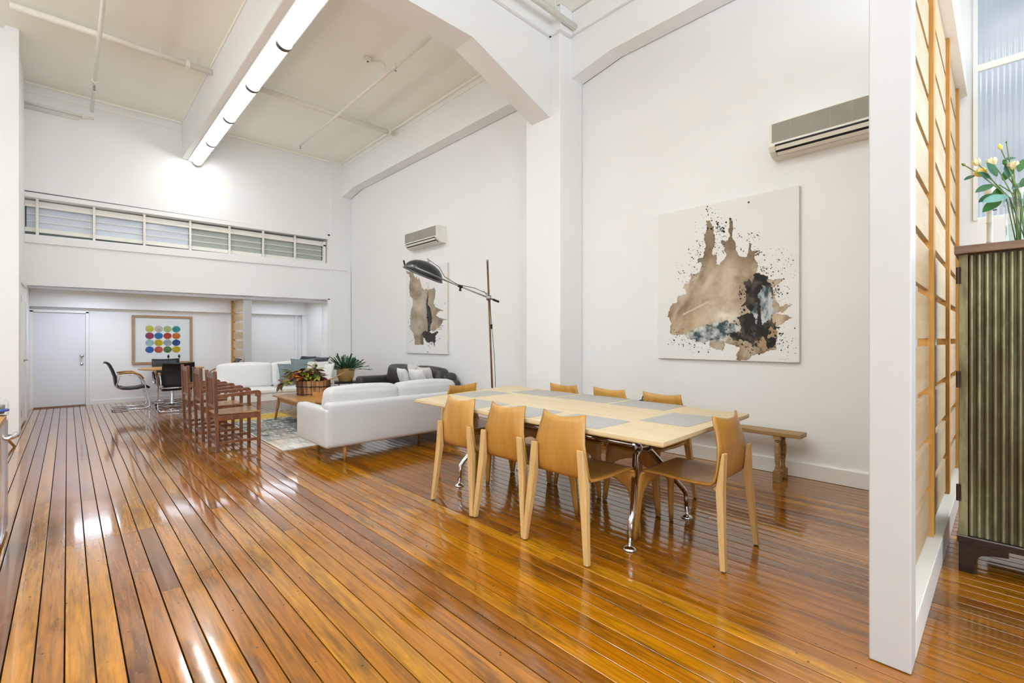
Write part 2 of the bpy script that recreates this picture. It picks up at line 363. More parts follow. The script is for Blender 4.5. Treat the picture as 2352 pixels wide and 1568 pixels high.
def rbox(x0, x1, y0, y1, z0, z1, puff=.0, n=8, sag=0, p=5.0):
    """soft upholstered block: superellipsoid-cornered box, optionally puffed"""
    cx, cy, cz = (x0 + x1) / 2, (y0 + y1) / 2, (z0 + z1) / 2; a, b, c = (x1 - x0) / 2, (y1 - y0) / 2, (z1 - z0) / 2
    vs = []; fs = []; idx = {}
    r = min(a, b, c) * .55 if p else 0
    def vert(u, v, w_):
        k = (round(u, 4), round(v, 4), round(w_, 4))
        if k in idx: return idx[k]
        x, y, z = u * a, v * b, w_ * c
        ix, iy, iz = max(-a + r, min(a - r, x)), max(-b + r, min(b - r, y)), max(-c + r, min(c - r, z))
        d = Vector((x - ix, y - iy, z - iz))
        if d.length > 1e-6:
            d = d.normalized() * r
        q = Vector((ix, iy, iz)) + d
        q.x += puff * u * max(0, 1 - v * v) * max(0, 1 - w_ * w_); q.y += puff * v * max(0, 1 - u * u) * max(0, 1 - w_ * w_); q.z += puff * w_ * max(0, 1 - u * u) * max(0, 1 - v * v)
        idx[k] = len(vs); vs.append((cx + q.x, cy + q.y, cz + q.z)); return idx[k]
    def spread(h):   # denser towards the edges
        e = min(.9, r / h); return [-1, -1 + e * .3, -1 + e * .62, -1 + e] + [(-1 + e) + (2 - 2 * e) * i / 5 for i in range(1, 5)] + [1 - e, 1 - e * .62, 1 - e * .3, 1]
    U, V, W = spread(a), spread(b), spread(c)
    def face(f, A, B):
        for i in range(len(A) - 1):
            for j in range(len(B) - 1):
                fs.append((f(A[i], B[j]), f(A[i + 1], B[j]), f(A[i + 1], B[j + 1]), f(A[i], B[j + 1])))
    for s_ in (-1, 1):
        face(lambda s, t: vert(s, t, s_), U, V); face(lambda s, t: vert(s, s_, t), U, W); face(lambda s, t: vert(s_, s, t), V, W)
    return MB().add(vs, fs)

# ================================================================ ROOM
XW = 4.9; YF = 10.8; ZC = 5.40
# ---- floor: sub floor plus every board
fl = struct('floor', MB().box(-4, 6.0, -4.6, 12.5, -.08, -.022), DARKGAP)
BW = .087
def board_mesh(name):
    m = BW / 2 - .0024; prof = [(-m, -.021), (-m, -.0020), (-m + .0014, -.0006), (-m * .6, -.0002), (0, 0), (m * .6, -.0002), (m - .0014, -.0006), (m, -.0020), (m, -.021)]
    b = MB().prism(prof, 'y', -.5, .5)
    o = obj(name, b, FLOORM, fl); smart(o, 20); return o
b0 = board_mesh('board'); used = [False]
def put_board(x, y0, y1, wd=1):
    o = b0 if not used[0] else b0.copy()
    if used[0]: C.objects.link(o)
    used[0] = True
    o.location = (x, (y0 + y1) / 2, random.uniform(-.0006, .0004)); o.scale = (1, y1 - y0 - .0016, 1)
rb = random.Random(11); nb = 0
def ylimits(x):      # how far towards the camera the photo can see a strip
    if x < -1.3: return 3.0
    if x < .3: return 1.0
    if x < 2.0: return .2
    return -1.2
xs = [-1.27 + BW * i for i in range(200) if -1.27 + BW * i < 4.93]
cuts_prev = []
for x in xs:
    y = ylimits(x); end = 12.26; fixed = []
    if .02 < x < .55: fixed = [3.97]
    if -.35 < x < .3: fixed = fixed + [10.35]
    pts = [y]
    while True:
        nx = pts[-1] + rb.uniform(2.6, 4.6)
        if any(abs(nx - c) < .3 for c in cuts_prev): nx += .45
        fx = [f for f in fixed if pts[-1] + .6 < f < nx + .7]
        if fx: nx = fx[0]; fixed.remove(fx[0])
        if nx > end - .7: pts.append(end); break
        pts.append(nx)
    for a, b_ in zip(pts[:-1], pts[1:]): put_board(x, a, b_); nb += 1
    cuts_prev = pts[1:-1]
for i in range(11): put_board(xs[-1] + BW * (i + 1), -1.2, .4); nb += 1
# remaining floor out of the photograph's sight: plain run of the same boards
plain = MB()
for x0, x1, ya, yb in ((-4, -1.315, -4.6, 12.5), (-1.315, 2.0, -4.6, .98), (2.0, 6.0, -4.6, -1.2), (-1.315, .3, .2, .99)):
    pass
bo = MB()
x = -3.97
while x < 5.95:
    ye = 12.26 if x < -1.31 else ylimits(x)
    m_ = BW / 2 - .0021; bo.box(x - m_, x + m_, -4.5, ye - .002, -.021, -.0004); x = round(x + BW, 5) if abs(x + BW + 1.27) > BW * .9 or x > -1.3 else -1.27
sf = obj('board_run', bo, FLOORM, fl, kind='stuff')

# ---- walls
wr = struct('wall_right', MB().box(XW, XW + .15, .40, 12.4, 0, ZC + .1), WHITE)
struct('wall_return', MB().box(XW + .15, 6.05, .40, .55, 0, ZC + .1), WHITE)
# far wall above the low room, split round the glazed strip
YG = YF + .14
fw = MB()
fw.add([(-.6, YF, 3.66), (4.44, YF, 3.66), (4.44, YF, ZC), (-.6, YF, ZC), (-.6, YF + .25, 3.66), (4.44, YF + .25, 3.66), (4.44, YF + .25, ZC), (-.6, YF + .25, ZC)],
       [(0, 1, 2, 3), (7, 6, 5, 4), (0, 4, 5, 1), (3, 2, 6, 7), (0, 3, 7, 4), (1, 5, 6, 2)])
fw.hexa([(-.6, YF, 2.14), (4.44, YF, 2.19), (4.44, YF + .25, 2.19), (-.6, YF + .25, 2.14)], [(-.6, YF, 2.96), (4.44, YF, 3.02), (4.44, YF + .25, 3.02), (-.6, YF + .25, 2.96)])
fw.box(4.37, 4.44, YF, YF + .25, 2.9, 3.7)
struct('wall_far', fw, WHITE)
struct('wall_left', MB().box(-.65, -.5, 9.16, 12.4, 0, ZC).box(-.6, -.47, 9.06, 9.18, 5.03, ZC), WHITE)
struct('wall_kitchen', MB().box(-4.1, -.47, 9.05, 9.17, 0, 5.04), WHITE)
struct('wall_kitchen_side', MB().box(-4.2, -4.05, -4.6, 12.5, 0, ZC), WHITE)
bw = MB()
for a, b_ in ((-4.2, -2.6), (-.6, .2), (2.2, 3.0), (5.0, 6.05)): bw.box(a, b_, -4.6, -4.45, 0, ZC)
bw.box(-4.2, 6.05, -4.6, -4.45, 0, 1.2); bw.box(-4.2, 6.05, -4.6, -4.45, 4.0, ZC)
struct('wall_back', bw, WHITE)
# window wall beyond the screen, with the ribbed glass window
W2X = 5.9
ww = MB(); ww.box(W2X, W2X + .15, -4.6, -3.6, 0, ZC); ww.box(W2X, W2X + .15, .185, .40, 0, ZC)
ww.box(W2X, W2X + .15, -3.6, .185, 0, 2.35); ww.box(W2X, W2X + .15, -3.6, .185, 4.7, ZC)
struct('wall_window_side', ww, WHITE)
struct('ceiling', MB().box(-4.2, 6.1, -4.6, 12.5, ZC, ZC + .12), CEIL)
# low back room
struct('wall_recess_back', MB().box(-.65, 5.0, 12.25, 12.4, 0, 2.4), WHITE)
struct('ceiling_recess', MB().box(-.6, 4.9, YF + .2, 12.3, 2.21, 2.3), CEIL)
bk = MB().box(-.5, 4.9, 12.1, 12.25, 1.87, 2.21); struct('trim_1', bk, WHITE)
struct('wall_recess_side', MB().box(4.37, 4.9, YF, 12.25, 0, 2.21), WHITE)
struct('trim_2', MB().box(4.27, 4.37, 12.13, 12.25, 0, 2.2).box(4.12, 4.17, 12.2, 12.25, 0, 1.87), WHITE)
struct('trim_3', MB().box(-.5, 4.38, YF + .03, YF + .07, 2.10, 2.145), mat('grey_rail', lin(190, 190, 196), .5))
struct('trim_9', MB().box(4.33, 4.37, YF + .25, YF + .29, 0, 2.2), WHITE)
# far pilaster, column, beams (haunched)
struct('column_far', MB().box(4.42, XW, 10.74, YF + .25, 0, ZC), WHITE, bevel=.006)
struct('trim_4', MB().box(4.42, 4.885, 10.715, 10.74, 2.88, 2.98).box(4.80, 4.885, 10.715, 10.74, 0, 2.88), WHITE)
struct('column_middle', MB().box(4.447, XW, 3.82, 4.416, 0, ZC), WHITE, bevel=.018, seg=3)
hb = [(-4.1, 4.56), (3.196, 4.555), (4.447, 4.089), (4.46, 4.089), (4.46, ZC), (-4.1, ZC)]
struct('beam_cross', MB().prism(hb, 'y', 3.987, 4.30), WHITE)
hb2 = [(-4.1, 4.56), (3.196, 4.555), (4.447, 4.089), (4.46, 4.089), (4.46, ZC), (-4.1, ZC)]
struct('beam_cross_back', MB().prism(hb2, 'y', -3.0, -2.69), WHITE)
def side_beam(ya, yb, name, hl=.45):
    pf = [(ya, 4.60), (ya + hl, 4.70), (yb - hl, 4.70), (yb, 4.60), (yb, ZC), (ya, ZC)]
    return struct(name, MB().prism(pf, 'x', 4.67, XW - .012), WHITE)
side_beam(4.416, 10.74, 'beam_side_far', .6)
side_beam(-2.7, 3.82, 'beam_side_near', .6)
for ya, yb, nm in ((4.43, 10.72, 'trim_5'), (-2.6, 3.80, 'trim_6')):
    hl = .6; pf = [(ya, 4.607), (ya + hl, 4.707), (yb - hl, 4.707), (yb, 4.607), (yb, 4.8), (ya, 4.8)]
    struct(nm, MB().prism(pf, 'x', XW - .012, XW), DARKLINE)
# ledge near the top of the near bay
struct('trim_7', MB().box(-4, 4.45, 3.93, 3.987, 5.09, ZC).box(4.40, 4.62, 3.76, 3.82, 5.09, ZC).box(4.40, 4.447, 3.82, 3.99, 5.09, ZC).box(4.62, 4.67, -2.6, 3.82, 5.12, ZC), WHITE, bevel=.012, seg=2)
# cornices (thin coved strips under the ceiling)
co = MB(); co.box(4.63, 4.67, 4.3, 10.74, ZC - .04, ZC); co.box(-.5, 4.42, YF - .04, YF, ZC - .04, ZC); co.box(1.56, 1.58, 4.3, YF, ZC - .03, ZC); co.box(-.5, 4.42, YF - .015, YF, ZC - .16, ZC - .14); co.box(4.655, 4.67, 4.3, 10.74, ZC - .13, ZC - .115)
struct('trim_8', co, CEIL, bevel=.006)
# longitudinal downstand beam that carries the lights
struct('beam_middle', MB().box(1.58, 1.93, 4.30, YF, 4.712, ZC), WHITE, bevel=.012, seg=3)
struct('beam_middle_near', MB().box(1.58, 1.93, -2.7, 3.987, 4.712, ZC), WHITE, bevel=.012)
struct('trim_10', MB().box(1.795, 1.807, YF - .004, YF, 3.66, 4.71), GLOSSW)
# baseboards
struct('baseboard_right', MB().prism([(4.88, .003), (4.88, .135), (4.886, .146), (4.9, .148), (4.9, .003)], 'y', .40, 3.82).prism([(4.88, .003), (4.88, .135), (4.886, .146), (4.9, .148), (4.9, .003)], 'y', 4.416, 10.74).box(4.43, 4.447, 3.80, 4.43, .003, .146).box(4.447, 4.9, 3.80, 3.82, .003, .146), GLOSSW)
struct('baseboard_far', MB().box(.36, 4.12, 12.235, 12.25, .0, .075), GLOSSW)
struct('baseboard_kitchen', MB().box(-3.5, -.465, 9.04, 9.05, .0, .015), ALU)
# ---- glazed strip in the far wall: window_1
w1 = MB().box(-.5, 4.37, YF + .17, YF + .24, 2.98, 3.64)
GL1 = mat('pale_blue_glass', lin(206, 216, 232), .12, var=.12, scale=1.1, spec=.8)
GL2 = mat('grey_green_blind', lin(170, 178, 172), .3, var=.08, scale=2, spec=.6)
win1 = struct('window_1', MB().box(-.5, 4.37, YF + .235, YF + .25, 2.98, 3.66), GL2)
obj('window_frame', MB().box(-.5, 4.35, YF + .10, YF + .15, 3.44, 3.53).box(-.5, 4.35, YF + .10, YF + .15, 3.02, 3.09).box(-.5, 4.35, YF + .06, YF + .10, 3.42, 3.46).box(4.29, 4.35, YF + .06, YF + .15, 3.02, 3.53), WHITEPL, win1, bevel=.004)
obj('window_header', MB().hexa([(-.5, YF - .012, 3.56), (4.42, YF - .012, 3.585), (4.42, YF + .24, 3.585), (-.5, YF + .24, 3.53)], [(-.5, YF - .012, 3.635), (4.42, YF - .012, 3.665), (4.42, YF + .24, 3.67), (-.5, YF + .24, 3.65)]), WHITE, win1)
obj('window_sill', MB().hexa([(-.5, YF - .03, 2.82), (4.42, YF - .03, 2.875), (4.42, YF + .14, 2.875), (-.5, YF + .14, 2.82)], [(-.5, YF - .03, 2.945), (4.42, YF - .03, 3.03), (4.42, YF + .14, 3.03), (-.5, YF + .14, 2.96)]), WHITE, win1, bevel=.006)
mx_ = [-.356, .335, 1.022, 1.723, 2.389, 3.015, 3.663]
for x in mx_: obj('mullion', MB().box(x - .018, x + .018, YF + .04, YF + .10, 2.95, 3.57), WHITEPL, win1, bevel=.003)
ed = [-.5] + mx_ + [4.29]
for i in range(8):
    obj('pane', MB().box(ed[i] + .02, ed[i + 1] - .02, YF + .125, YF + .131, 3.09, 3.45), GL1 if i < 4 else GL2, win1)
for z in (3.19, 3.31):
    obj('glazing_rod', MB().box(-.48, 4.30, YF + .085, YF + .095, z - .006, z + .006), WHITEPL, win1)
# ---- ribbed window beyond the screen: window_2
def ribglass():
    m = bpy.data.materials.new('ribbed_daylight_glass'); m.use_nodes = True; nt = m.node_tree; L = nt.links.new
    p = nt.nodes['Principled BSDF']; p.inputs['Roughness'].default_value = .12
    tc = nd(nt, 'ShaderNodeTexCoord'); n = nd(nt, 'ShaderNodeTexNoise'); n.inputs['Scale'].default_value = 1.4; L(tc.outputs['Object'], n.inputs['Vector'])
    cr = nd(nt, 'ShaderNodeValToRGB'); cr.color_ramp.elements[0].color = lin(146, 158, 174); cr.color_ramp.elements[1].color = lin(200, 208, 216)
    cr.color_ramp.elements[0].position = .3; cr.color_ramp.elements[1].position = .7
    L(n.outputs[0], cr.inputs[0]); p.inputs['Base Color'].default_value = (.08, .1, .12, 1); L(cr.outputs[0], p.inputs['Emission Color']); p.inputs['Emission Strength'].default_value = .8
    return m
win2 = struct('window_2', MB().box(W2X - .02, W2X, -3.62, -3.56, 2.33, 4.72).box(W2X - .02, W2X, .17, .2, 2.33, 4.72).box(W2X - .02, W2X, -3.6, .2, 4.68, 4.73), GLOSSW)
RG = ribglass()
for z0, z1 in ((2.36, 3.66), (3.72, 4.70)):
    vs = []; fs = []; N = 620
    for i in range(N + 1):
        y = -3.58 + 3.76 * i / N; dx = .004 * math.cos(2 * math.pi * (y / .036))
        vs += [(W2X + .02 + dx, y, z0), (W2X + .02 + dx, y, z1)]
    fs = [(2 * i, 2 * i + 1, 2 * i + 3, 2 * i + 2) for i in range(N)]
    obj('pane', MB().add(vs, fs), RG, win2, smooth=True)
obj('glazing_bar', MB().box(W2X - .0, W2X + .03, -3.58, .185, 3.66, 3.72), WHITEPL, win2, bevel=.004)
# back wall windows (behind the camera)
for i, (a, b_) in enumerate(((-2.6, -.6), (.2, 2.2), (3.0, 5.0))):
    wn = struct('window_%d' % (i + 3), MB().box(a, b_, -4.55, -4.50, 1.2, 1.28).box(a, b_, -4.55, -4.50, 3.92, 4.0).box(a, a + .06, -4.55, -4.5, 1.2, 4).box(b_ - .06, b_, -4.55, -4.5, 1.2, 4).box((a + b_) / 2 - .03, (a + b_) / 2 + .03, -4.55, -4.5, 1.2, 4), GLOSSW)
# ---- doors
d1 = struct('door_1', MB().box(-.46, .252, 12.225, 12.245, .02, 1.765), mat('door_paint', lin(226, 228, 234), .35, var=.01))
obj('door_frame', MB().box(-.5, -.45, 12.19, 12.245, 0, 1.80).box(.255, .30, 12.19, 12.245, 0, 1.80).box(-.5, .30, 12.19, 12.245, 1.77, 1.82), GLOSSW, d1, bevel=.003)
obj('door_handle', MB().lathe([(.001, 0), (.03, 0), (.03, .008), (.012, .012), (.012, .04), (.028, .05), (.03, .065), (.018, .075), (.001, .075)], 20, (.2, 12.225, .955), M=Matrix.Rotation(R(90), 3, 'X')), CHROME, d1, smooth=True)
obj('deadbolt', MB().lathe([(.001, 0), (.028, 0), (.028, .012), (.02, .018), (.001, .018)], 20, (.2, 12.225, .80), M=Matrix.Rotation(R(90), 3, 'X')), CHROME, d1, smooth=True)
obj('threshold', MB().box(-.45, .255, 12.17, 12.245, .0, .018), OAKD, d1)
d2 = struct('door_2', MB().box(-.50, -.478, 9.3, 10.5, .03, 2.06), GLOSSW)
obj('door_frame', MB().box(-.50, -.462, 9.2, 9.3, .001, 2.16).box(-.50, -.462, 10.5, 10.6, .001, 2.16).box(-.5, -.462, 9.3, 10.5, 2.06, 2.16), GLOSSW, d2, bevel=.003)
obj('door_handle', MB().lathe([(.001, 0), (.026, 0), (.026, .008), (.01, .01), (.01, .05), (.001, .05)], 14, (-.478, 10.2, .96), M=Matrix.Rotation(R(90), 3, 'Y')).tube([(-.432, 10.2, .96), (-.43, 10.16, .96), (-.43, 10.06, .957)], .010, 8), CHROME, d2, smooth=True)
for z in (.25, 1.83): obj('hinge', MB().box(-.465, -.458, 9.28, 9.32, z - .05, z + .05), STEEL, d2)

# ================================================================ CEILING FITTINGS
DIFF = emis('lit_diffuser', (.97, .985, .97, 1), 17.5)
def fixture(y0, y1, label):
    t = thing('fluorescent_light', label, 'ceiling light', (1.79, y0, 4.712), 0, 'row of strip lights under the downstand beam')
    L_ = y1 - y0
    obj('tray', MB().box(-.116, .112, .002, L_ - .002, -.022, -.001), GLOSSW, t)
    obj('reflector', MB().box(-.112, -.05, .012, L_ - .012, -.030, -.022), emis('lit_reflector', (1, .98, .95, 1), 3.0), t)
    pf = [(-.045 + .075 + .075 * math.cos(R(a)), -.022 - .06 * math.sin(R(a))) for a in range(0, 181, 15)]
    obj('diffuser', MB().prism(pf, 'y', .03, L_ - .03), DIFF, t, smooth=False)
    for ya in (.004, L_ - .034):
        pf2 = [(-.045 + .075 + .086 * math.cos(R(a)), -.022 - .076 * math.sin(R(a))) for a in range(0, 181, 15)]
        obj('end_cap', MB().prism(pf2, 'y', ya, ya + .03), ALU, t)
ys = [4.51, 5.755, 7.02, 8.275, 9.52, 10.75]
for i, lb in enumerate(['lit strip light under the beam, nearest the big cross beam', 'lit strip light under the beam, second from the cross beam', 'lit strip light under the beam, middle one of the five',
                        'lit strip light under the beam, second from the far wall', 'lit strip light under the beam, touching the far wall']):
    fixture(ys[i], ys[i + 1], lb)
def pipe(label, pts, r, extras=(), name='sprinkler_pipe'):
    t = thing(name, label, 'pipe', pts[0], 0, 'ceiling sprinkler pipes'); p0 = Vector(pts[0])
    obj('pipe_run', MB().tube([Vector(p) - p0 for p in pts], r, 12), PIPEW, t, smooth=True)
    for kind, p, ax in extras:
        q = Vector(p) - p0
        if kind == 'clamp':
            M = Matrix.Rotation(R(90), 3, 'Y') if ax == 'x' else Matrix.Rotation(R(90), 3, 'X')
            obj('clamp', MB().lathe([(r * .9, -.025), (r * 1.5, -.022), (r * 1.5, .022), (r * .9, .025)], 14, q, M=M).box(q.x - .01, q.x + .01, q.y - .01, q.y + .01, q.z - r * 2.0, q.z - r), PIPEW, t, smooth=False)
        if kind == 'rod': obj('hanger_rod', MB().tube([q + Vector((0, 0, r * .8)), q + Vector((0, 0, ZC - p[2]))], .006, 6), PIPEW, t)
        if kind == 'head':
            h = obj('sprinkler_head', MB().lathe([(.001, -.055), (.018, -.055), (.018, -.05), (.004, -.048), (.004, -.03), (.012, -.026), (.012, 0), (.001, .01)], 10, q + Vector((0, 0, -r * .6))), STEEL, t, smooth=True)
    return t
pipe('white painted sprinkler main crossing the ceiling left of the strip lights', [(-.5, 8.2, 5.27), (1.58, 8.2, 5.27)], .042,
     [('clamp', (1.27, 8.2, 5.27), 'x'), ('rod', (.95, 8.2, 5.27), 'x'), ('rod', (1.38, 8.2, 5.27), 'x')])
pipe('white painted sprinkler main crossing the ceiling right of the strip lights', [(1.93, 8.2, 5.27), (4.62, 8.2, 5.27)], .042,
     [('clamp', (4.5, 8.2, 5.27), 'x'), ('rod', (4.05, 8.2, 5.27), 'x')])
pipe('white branch pipe running to the far wall left of the lights', [(.3, 4.32, 5.16), (.3, 8.2, 5.16), (.3, 10.72, 5.16)], .024, [('head', (.3, 9.6, 5.15), 'y'), ('clamp', (.3, 9.45, 5.16), 'y')])
pipe('white branch pipe with two sprinkler heads right of the lights', [(3.40, 4.32, 5.17), (3.41, 8.2, 5.17), (3.42, 9.86, 5.2)], .024, [('head', (3.40, 6.0, 5.17), 'y'), ('head', (3.42, 9.83, 5.2), 'y'), ('clamp', (3.4, 6.0, 5.17), 'y')])
pipe('pair of thin white conduits high on the far wall near left corner', [(-.5, 10.76, 5.05), (.33, 10.76, 5.05)], .02, [('clamp', (.2, 10.76, 5.05), 'x')])
tag(obj('conduit', MB().tube([(-.5, 10.77, 4.98), (.12, 10.77, 4.98), (.16, 10.77, 5.02)], .016, 8), PIPEW, smooth=True), 'lower of two thin white conduits high in the far left corner', 'pipe')
pipe('white pipe hung beside the ledge of the near cross beam', [(-1, 3.72, 5.18), (4.67, 3.72, 5.18)], .04, [('rod', (4.25, 3.72, 5.18), 'x')])
sd = thing('smoke_detector', 'small round white smoke detector on the ceiling beside a branch pipe', 'detector', (3.2, 6.45, ZC))
obj('detector_body', MB().lathe([(.001, -.05), (.035, -.05), (.055, -.03), (.06, 0), (.001, 0)], 20), WHITEPL, sd, smooth=True)
obj('bracket_pipe', MB().tube([(.05, -.02, -.03), (.16, -.12, -.04), (.19, -.17, -.10), (.19, -.17, -.19)], .012, 8), PIPEW, sd, smooth=True)
obj('sensor', MB().lathe([(.001, -.06), (.012, -.058), (.014, -.048), (.001, -.048)], 10), BLACK, sd)

# ================================================================ AIR CONDITIONERS
def aircon(label, ymax, L_, z0, gr):
    t = thing('air_conditioner', label, 'air conditioner', (XW, ymax, z0), 0, None)
    pf = [(0, 0), (-.10, .0), (-.175, .04), (-.20, .085), (-.20, .29), (-.185, .30), (0, .30)]   # x, z
    o = obj('body', MB().prism(pf, 'y', -L_, 0), WHITEPL, t, bevel=.006)
    # intake grille: fine slats
    g = MB(); n = 26
    for i in range(n):
        z = .115 + .165 * i / (n - 1); g.box(-.2065, -.199, -L_ + .03, -.03, z - .0016, z + .0016)
    for i in range(8):
        y = -.03 - (L_ - .06) * i / 7; g.box(-.205, -.199, y - .002, y + .002, .112, .285)
    obj('intake_grille', g, gr, t)
    obj('grille_back', MB().box(-.201, -.199, -L_ + .03, -.03, .112, .285), mat('grille_shadow', lin(150, 146, 136), .7), t)
    # outlet: dark slot with louvre
    sl = MB().hexa([(-.183, -L_ + .05, .046), (-.183, -.05, .046), (-.120, -.05, .012), (-.120, -L_ + .05, .012)], [(-.199, -L_ + .05, .078), (-.199, -.05, .078), (-.125, -.05, .05), (-.125, -L_ + .05, .05)])
    sl = MB().prism([(-.2015, .092), (-.2015, .080), (-.178, .034), (-.128, .006), (-.12, .02), (-.17, .06), (-.19, .092)], 'y', -L_ + .055, -.055)
    obj('outlet_slot', sl, BLACK, t)
    obj('louvre', MB().prism([(-.2055, .071), (-.190, .040), (-.186, .042), (-.2015, .073)], 'y', -L_ + .06, -.06), WHITEPL, t)
    obj('louvre', MB().prism([(-.170, .024), (-.138, .004), (-.136, .008), (-.166, .028)], 'y', -L_ + .06, -.06), WHITEPL, t)
    return t
GRL = mat('grille_grey', lin(196, 192, 182), .5)
aircon('long white wall air conditioner above the large abstract painting', 1.51, 1.12, 2.96, GRL)
aircon('small white wall air conditioner above the narrow painting behind the lamp', 7.96, 1.09, 2.99, GRL)

# ================================================================ PAINTINGS (flat colour, computed per vertex)
def lattice(seed, n=64):
    return np.random.RandomState(seed).rand(n, n)
def vnoise(x, y, seed):
    g = lattice(seed); n = g.shape[0]
    xi = np.floor(x).astype(int); yi = np.floor(y).astype(int); fx = x - xi; fy = y - yi
    fx = fx * fx * (3 - 2 * fx); fy = fy * fy * (3 - 2 * fy)
    a = g[xi % n, yi % n]; b = g[(xi + 1) % n, yi % n]; c = g[xi % n, (yi + 1) % n]; d = g[(xi + 1) % n, (yi + 1) % n]
    return (a * (1 - fx) + b * fx) * (1 - fy) + (c * (1 - fx) + d * fx) * fy
def fbm(x, y, seed, o=5):
    s = 0; a = .5; t = 0
    for i in range(o):
        s = s + a * vnoise(x * 2 ** i, y * 2 ** i, seed + i); t += a; a *= .5
    return s / t
def inpoly(px, py, poly):
    r = np.zeros(px.shape, bool); n = len(poly); j = n - 1
    for i in range(n):
        xi, yi = poly[i]; xj, yj = poly[j]
        c = ((yi > py) != (yj > py)) & (px < (xj - xi) * (py - yi) / (yj - yi + 1e-9) + xi)
        r ^= c; j = i
    return r
def homog(src):   # unit square corners TL TR BR BL -> src
    A = []; b = []
    for (u, v), (x, y) in zip([(0, 0), (1, 0), (1, 1), (0, 1)], src):
        A.append([u, v, 1, 0, 0, 0, -u * x, -v * x]); b.append(x); A.append([0, 0, 0, u, v, 1, -u * y, -v * y]); b.append(y)
    h = np.linalg.solve(np.array(A, float), np.array(b, float)); return h
def hmap(h, u, v):
    d = h[6] * u + h[7] * v + 1; return (h[0] * u + h[1] * v + h[2]) / d, (h[3] * u + h[4] * v + h[5]) / d
S = lambda r, g, b: np.array(lin(r, g, b)[:3])
def grid_paint(name, nx, ny, place, colour, m, parent):
    u, v = np.meshgrid(np.linspace(0, 1, nx), np.linspace(0, 1, ny), indexing='ij'); u = u.ravel(); v = v.ravel()
    co = place(u, v); col = colour(u, v)
    me = bpy.data.meshes.new(name)
    i, j = np.meshgrid(np.arange(nx - 1), np.arange(ny - 1), indexing='ij'); a = (i * ny + j).ravel()
    q = np.stack([a, a + ny, a + ny + 1, a + 1], 1)
    me.vertices.add(nx * ny); me.vertices.foreach_set('co', co.astype(np.float32).ravel())
    me.loops.add(q.size); me.loops.foreach_set('vertex_index', q.ravel().astype(np.int32))
    me.polygons.add(len(q)); me.polygons.foreach_set('loop_start', np.arange(0, q.size, 4, dtype=np.int32)); me.polygons.foreach_set('loop_total', np.full(len(q), 4, np.int32))
    me.update(calc_edges=True); me.validate()
    at = me.color_attributes.new('Col', 'FLOAT_COLOR', 'POINT')
    at.data.foreach_set('color', np.concatenate([col, np.ones((len(col), 1))], 1).astype(np.float32).ravel())
    me.materials.append(m); o = bpy.data.objects.new(name, me); C.objects.link(o); o.parent = parent; return o
def over(col, msk, c):
    m_ = np.clip(msk, 0, 1)[:, None]; return col * (1 - m_) + c * m_
def splat(col, x, y, n, seed, boxes, c, rmin, rmax):
    rs = np.random.RandomState(seed)
    for k in range(n):
        bx = boxes[rs.randint(len(boxes))]; cx = rs.uniform(bx[0], bx[2]); cy = rs.uniform(bx[1], bx[3]); r = rmin + (rmax - rmin) * rs.rand() ** 3
        ang = rs.rand() * 3.14; e = 1 + rs.rand() * .8; sel = (abs(x - cx) < r * 2.2) & (abs(y - cy) < r * 2.2)
        if not sel.any(): continue
        dx = x[sel] - cx; dy = y[sel] - cy; a = dx * math.cos(ang) + dy * math.sin(ang); b = (-dx * math.sin(ang) + dy * math.cos(ang)) * e
        mm = (a * a + b * b) < r * r
        idx = np.where(sel)[0][mm]; col[idx] = c
    return col
CANV = colmat('painted_canvas', .8, .15, 250)
CANVE = mat('canvas_edge', lin(225, 218, 204), .9, var=.04)
def edge_mask(x, y, poly, amp, sc_, seed):
    wx = x + amp * (fbm(x / sc_, y / sc_, seed) - .5) * 2; wy = y + amp * (fbm(x / sc_ + 9, y / sc_ + 5, seed + 3) - .5) * 2
    return inpoly(wx, wy, poly)
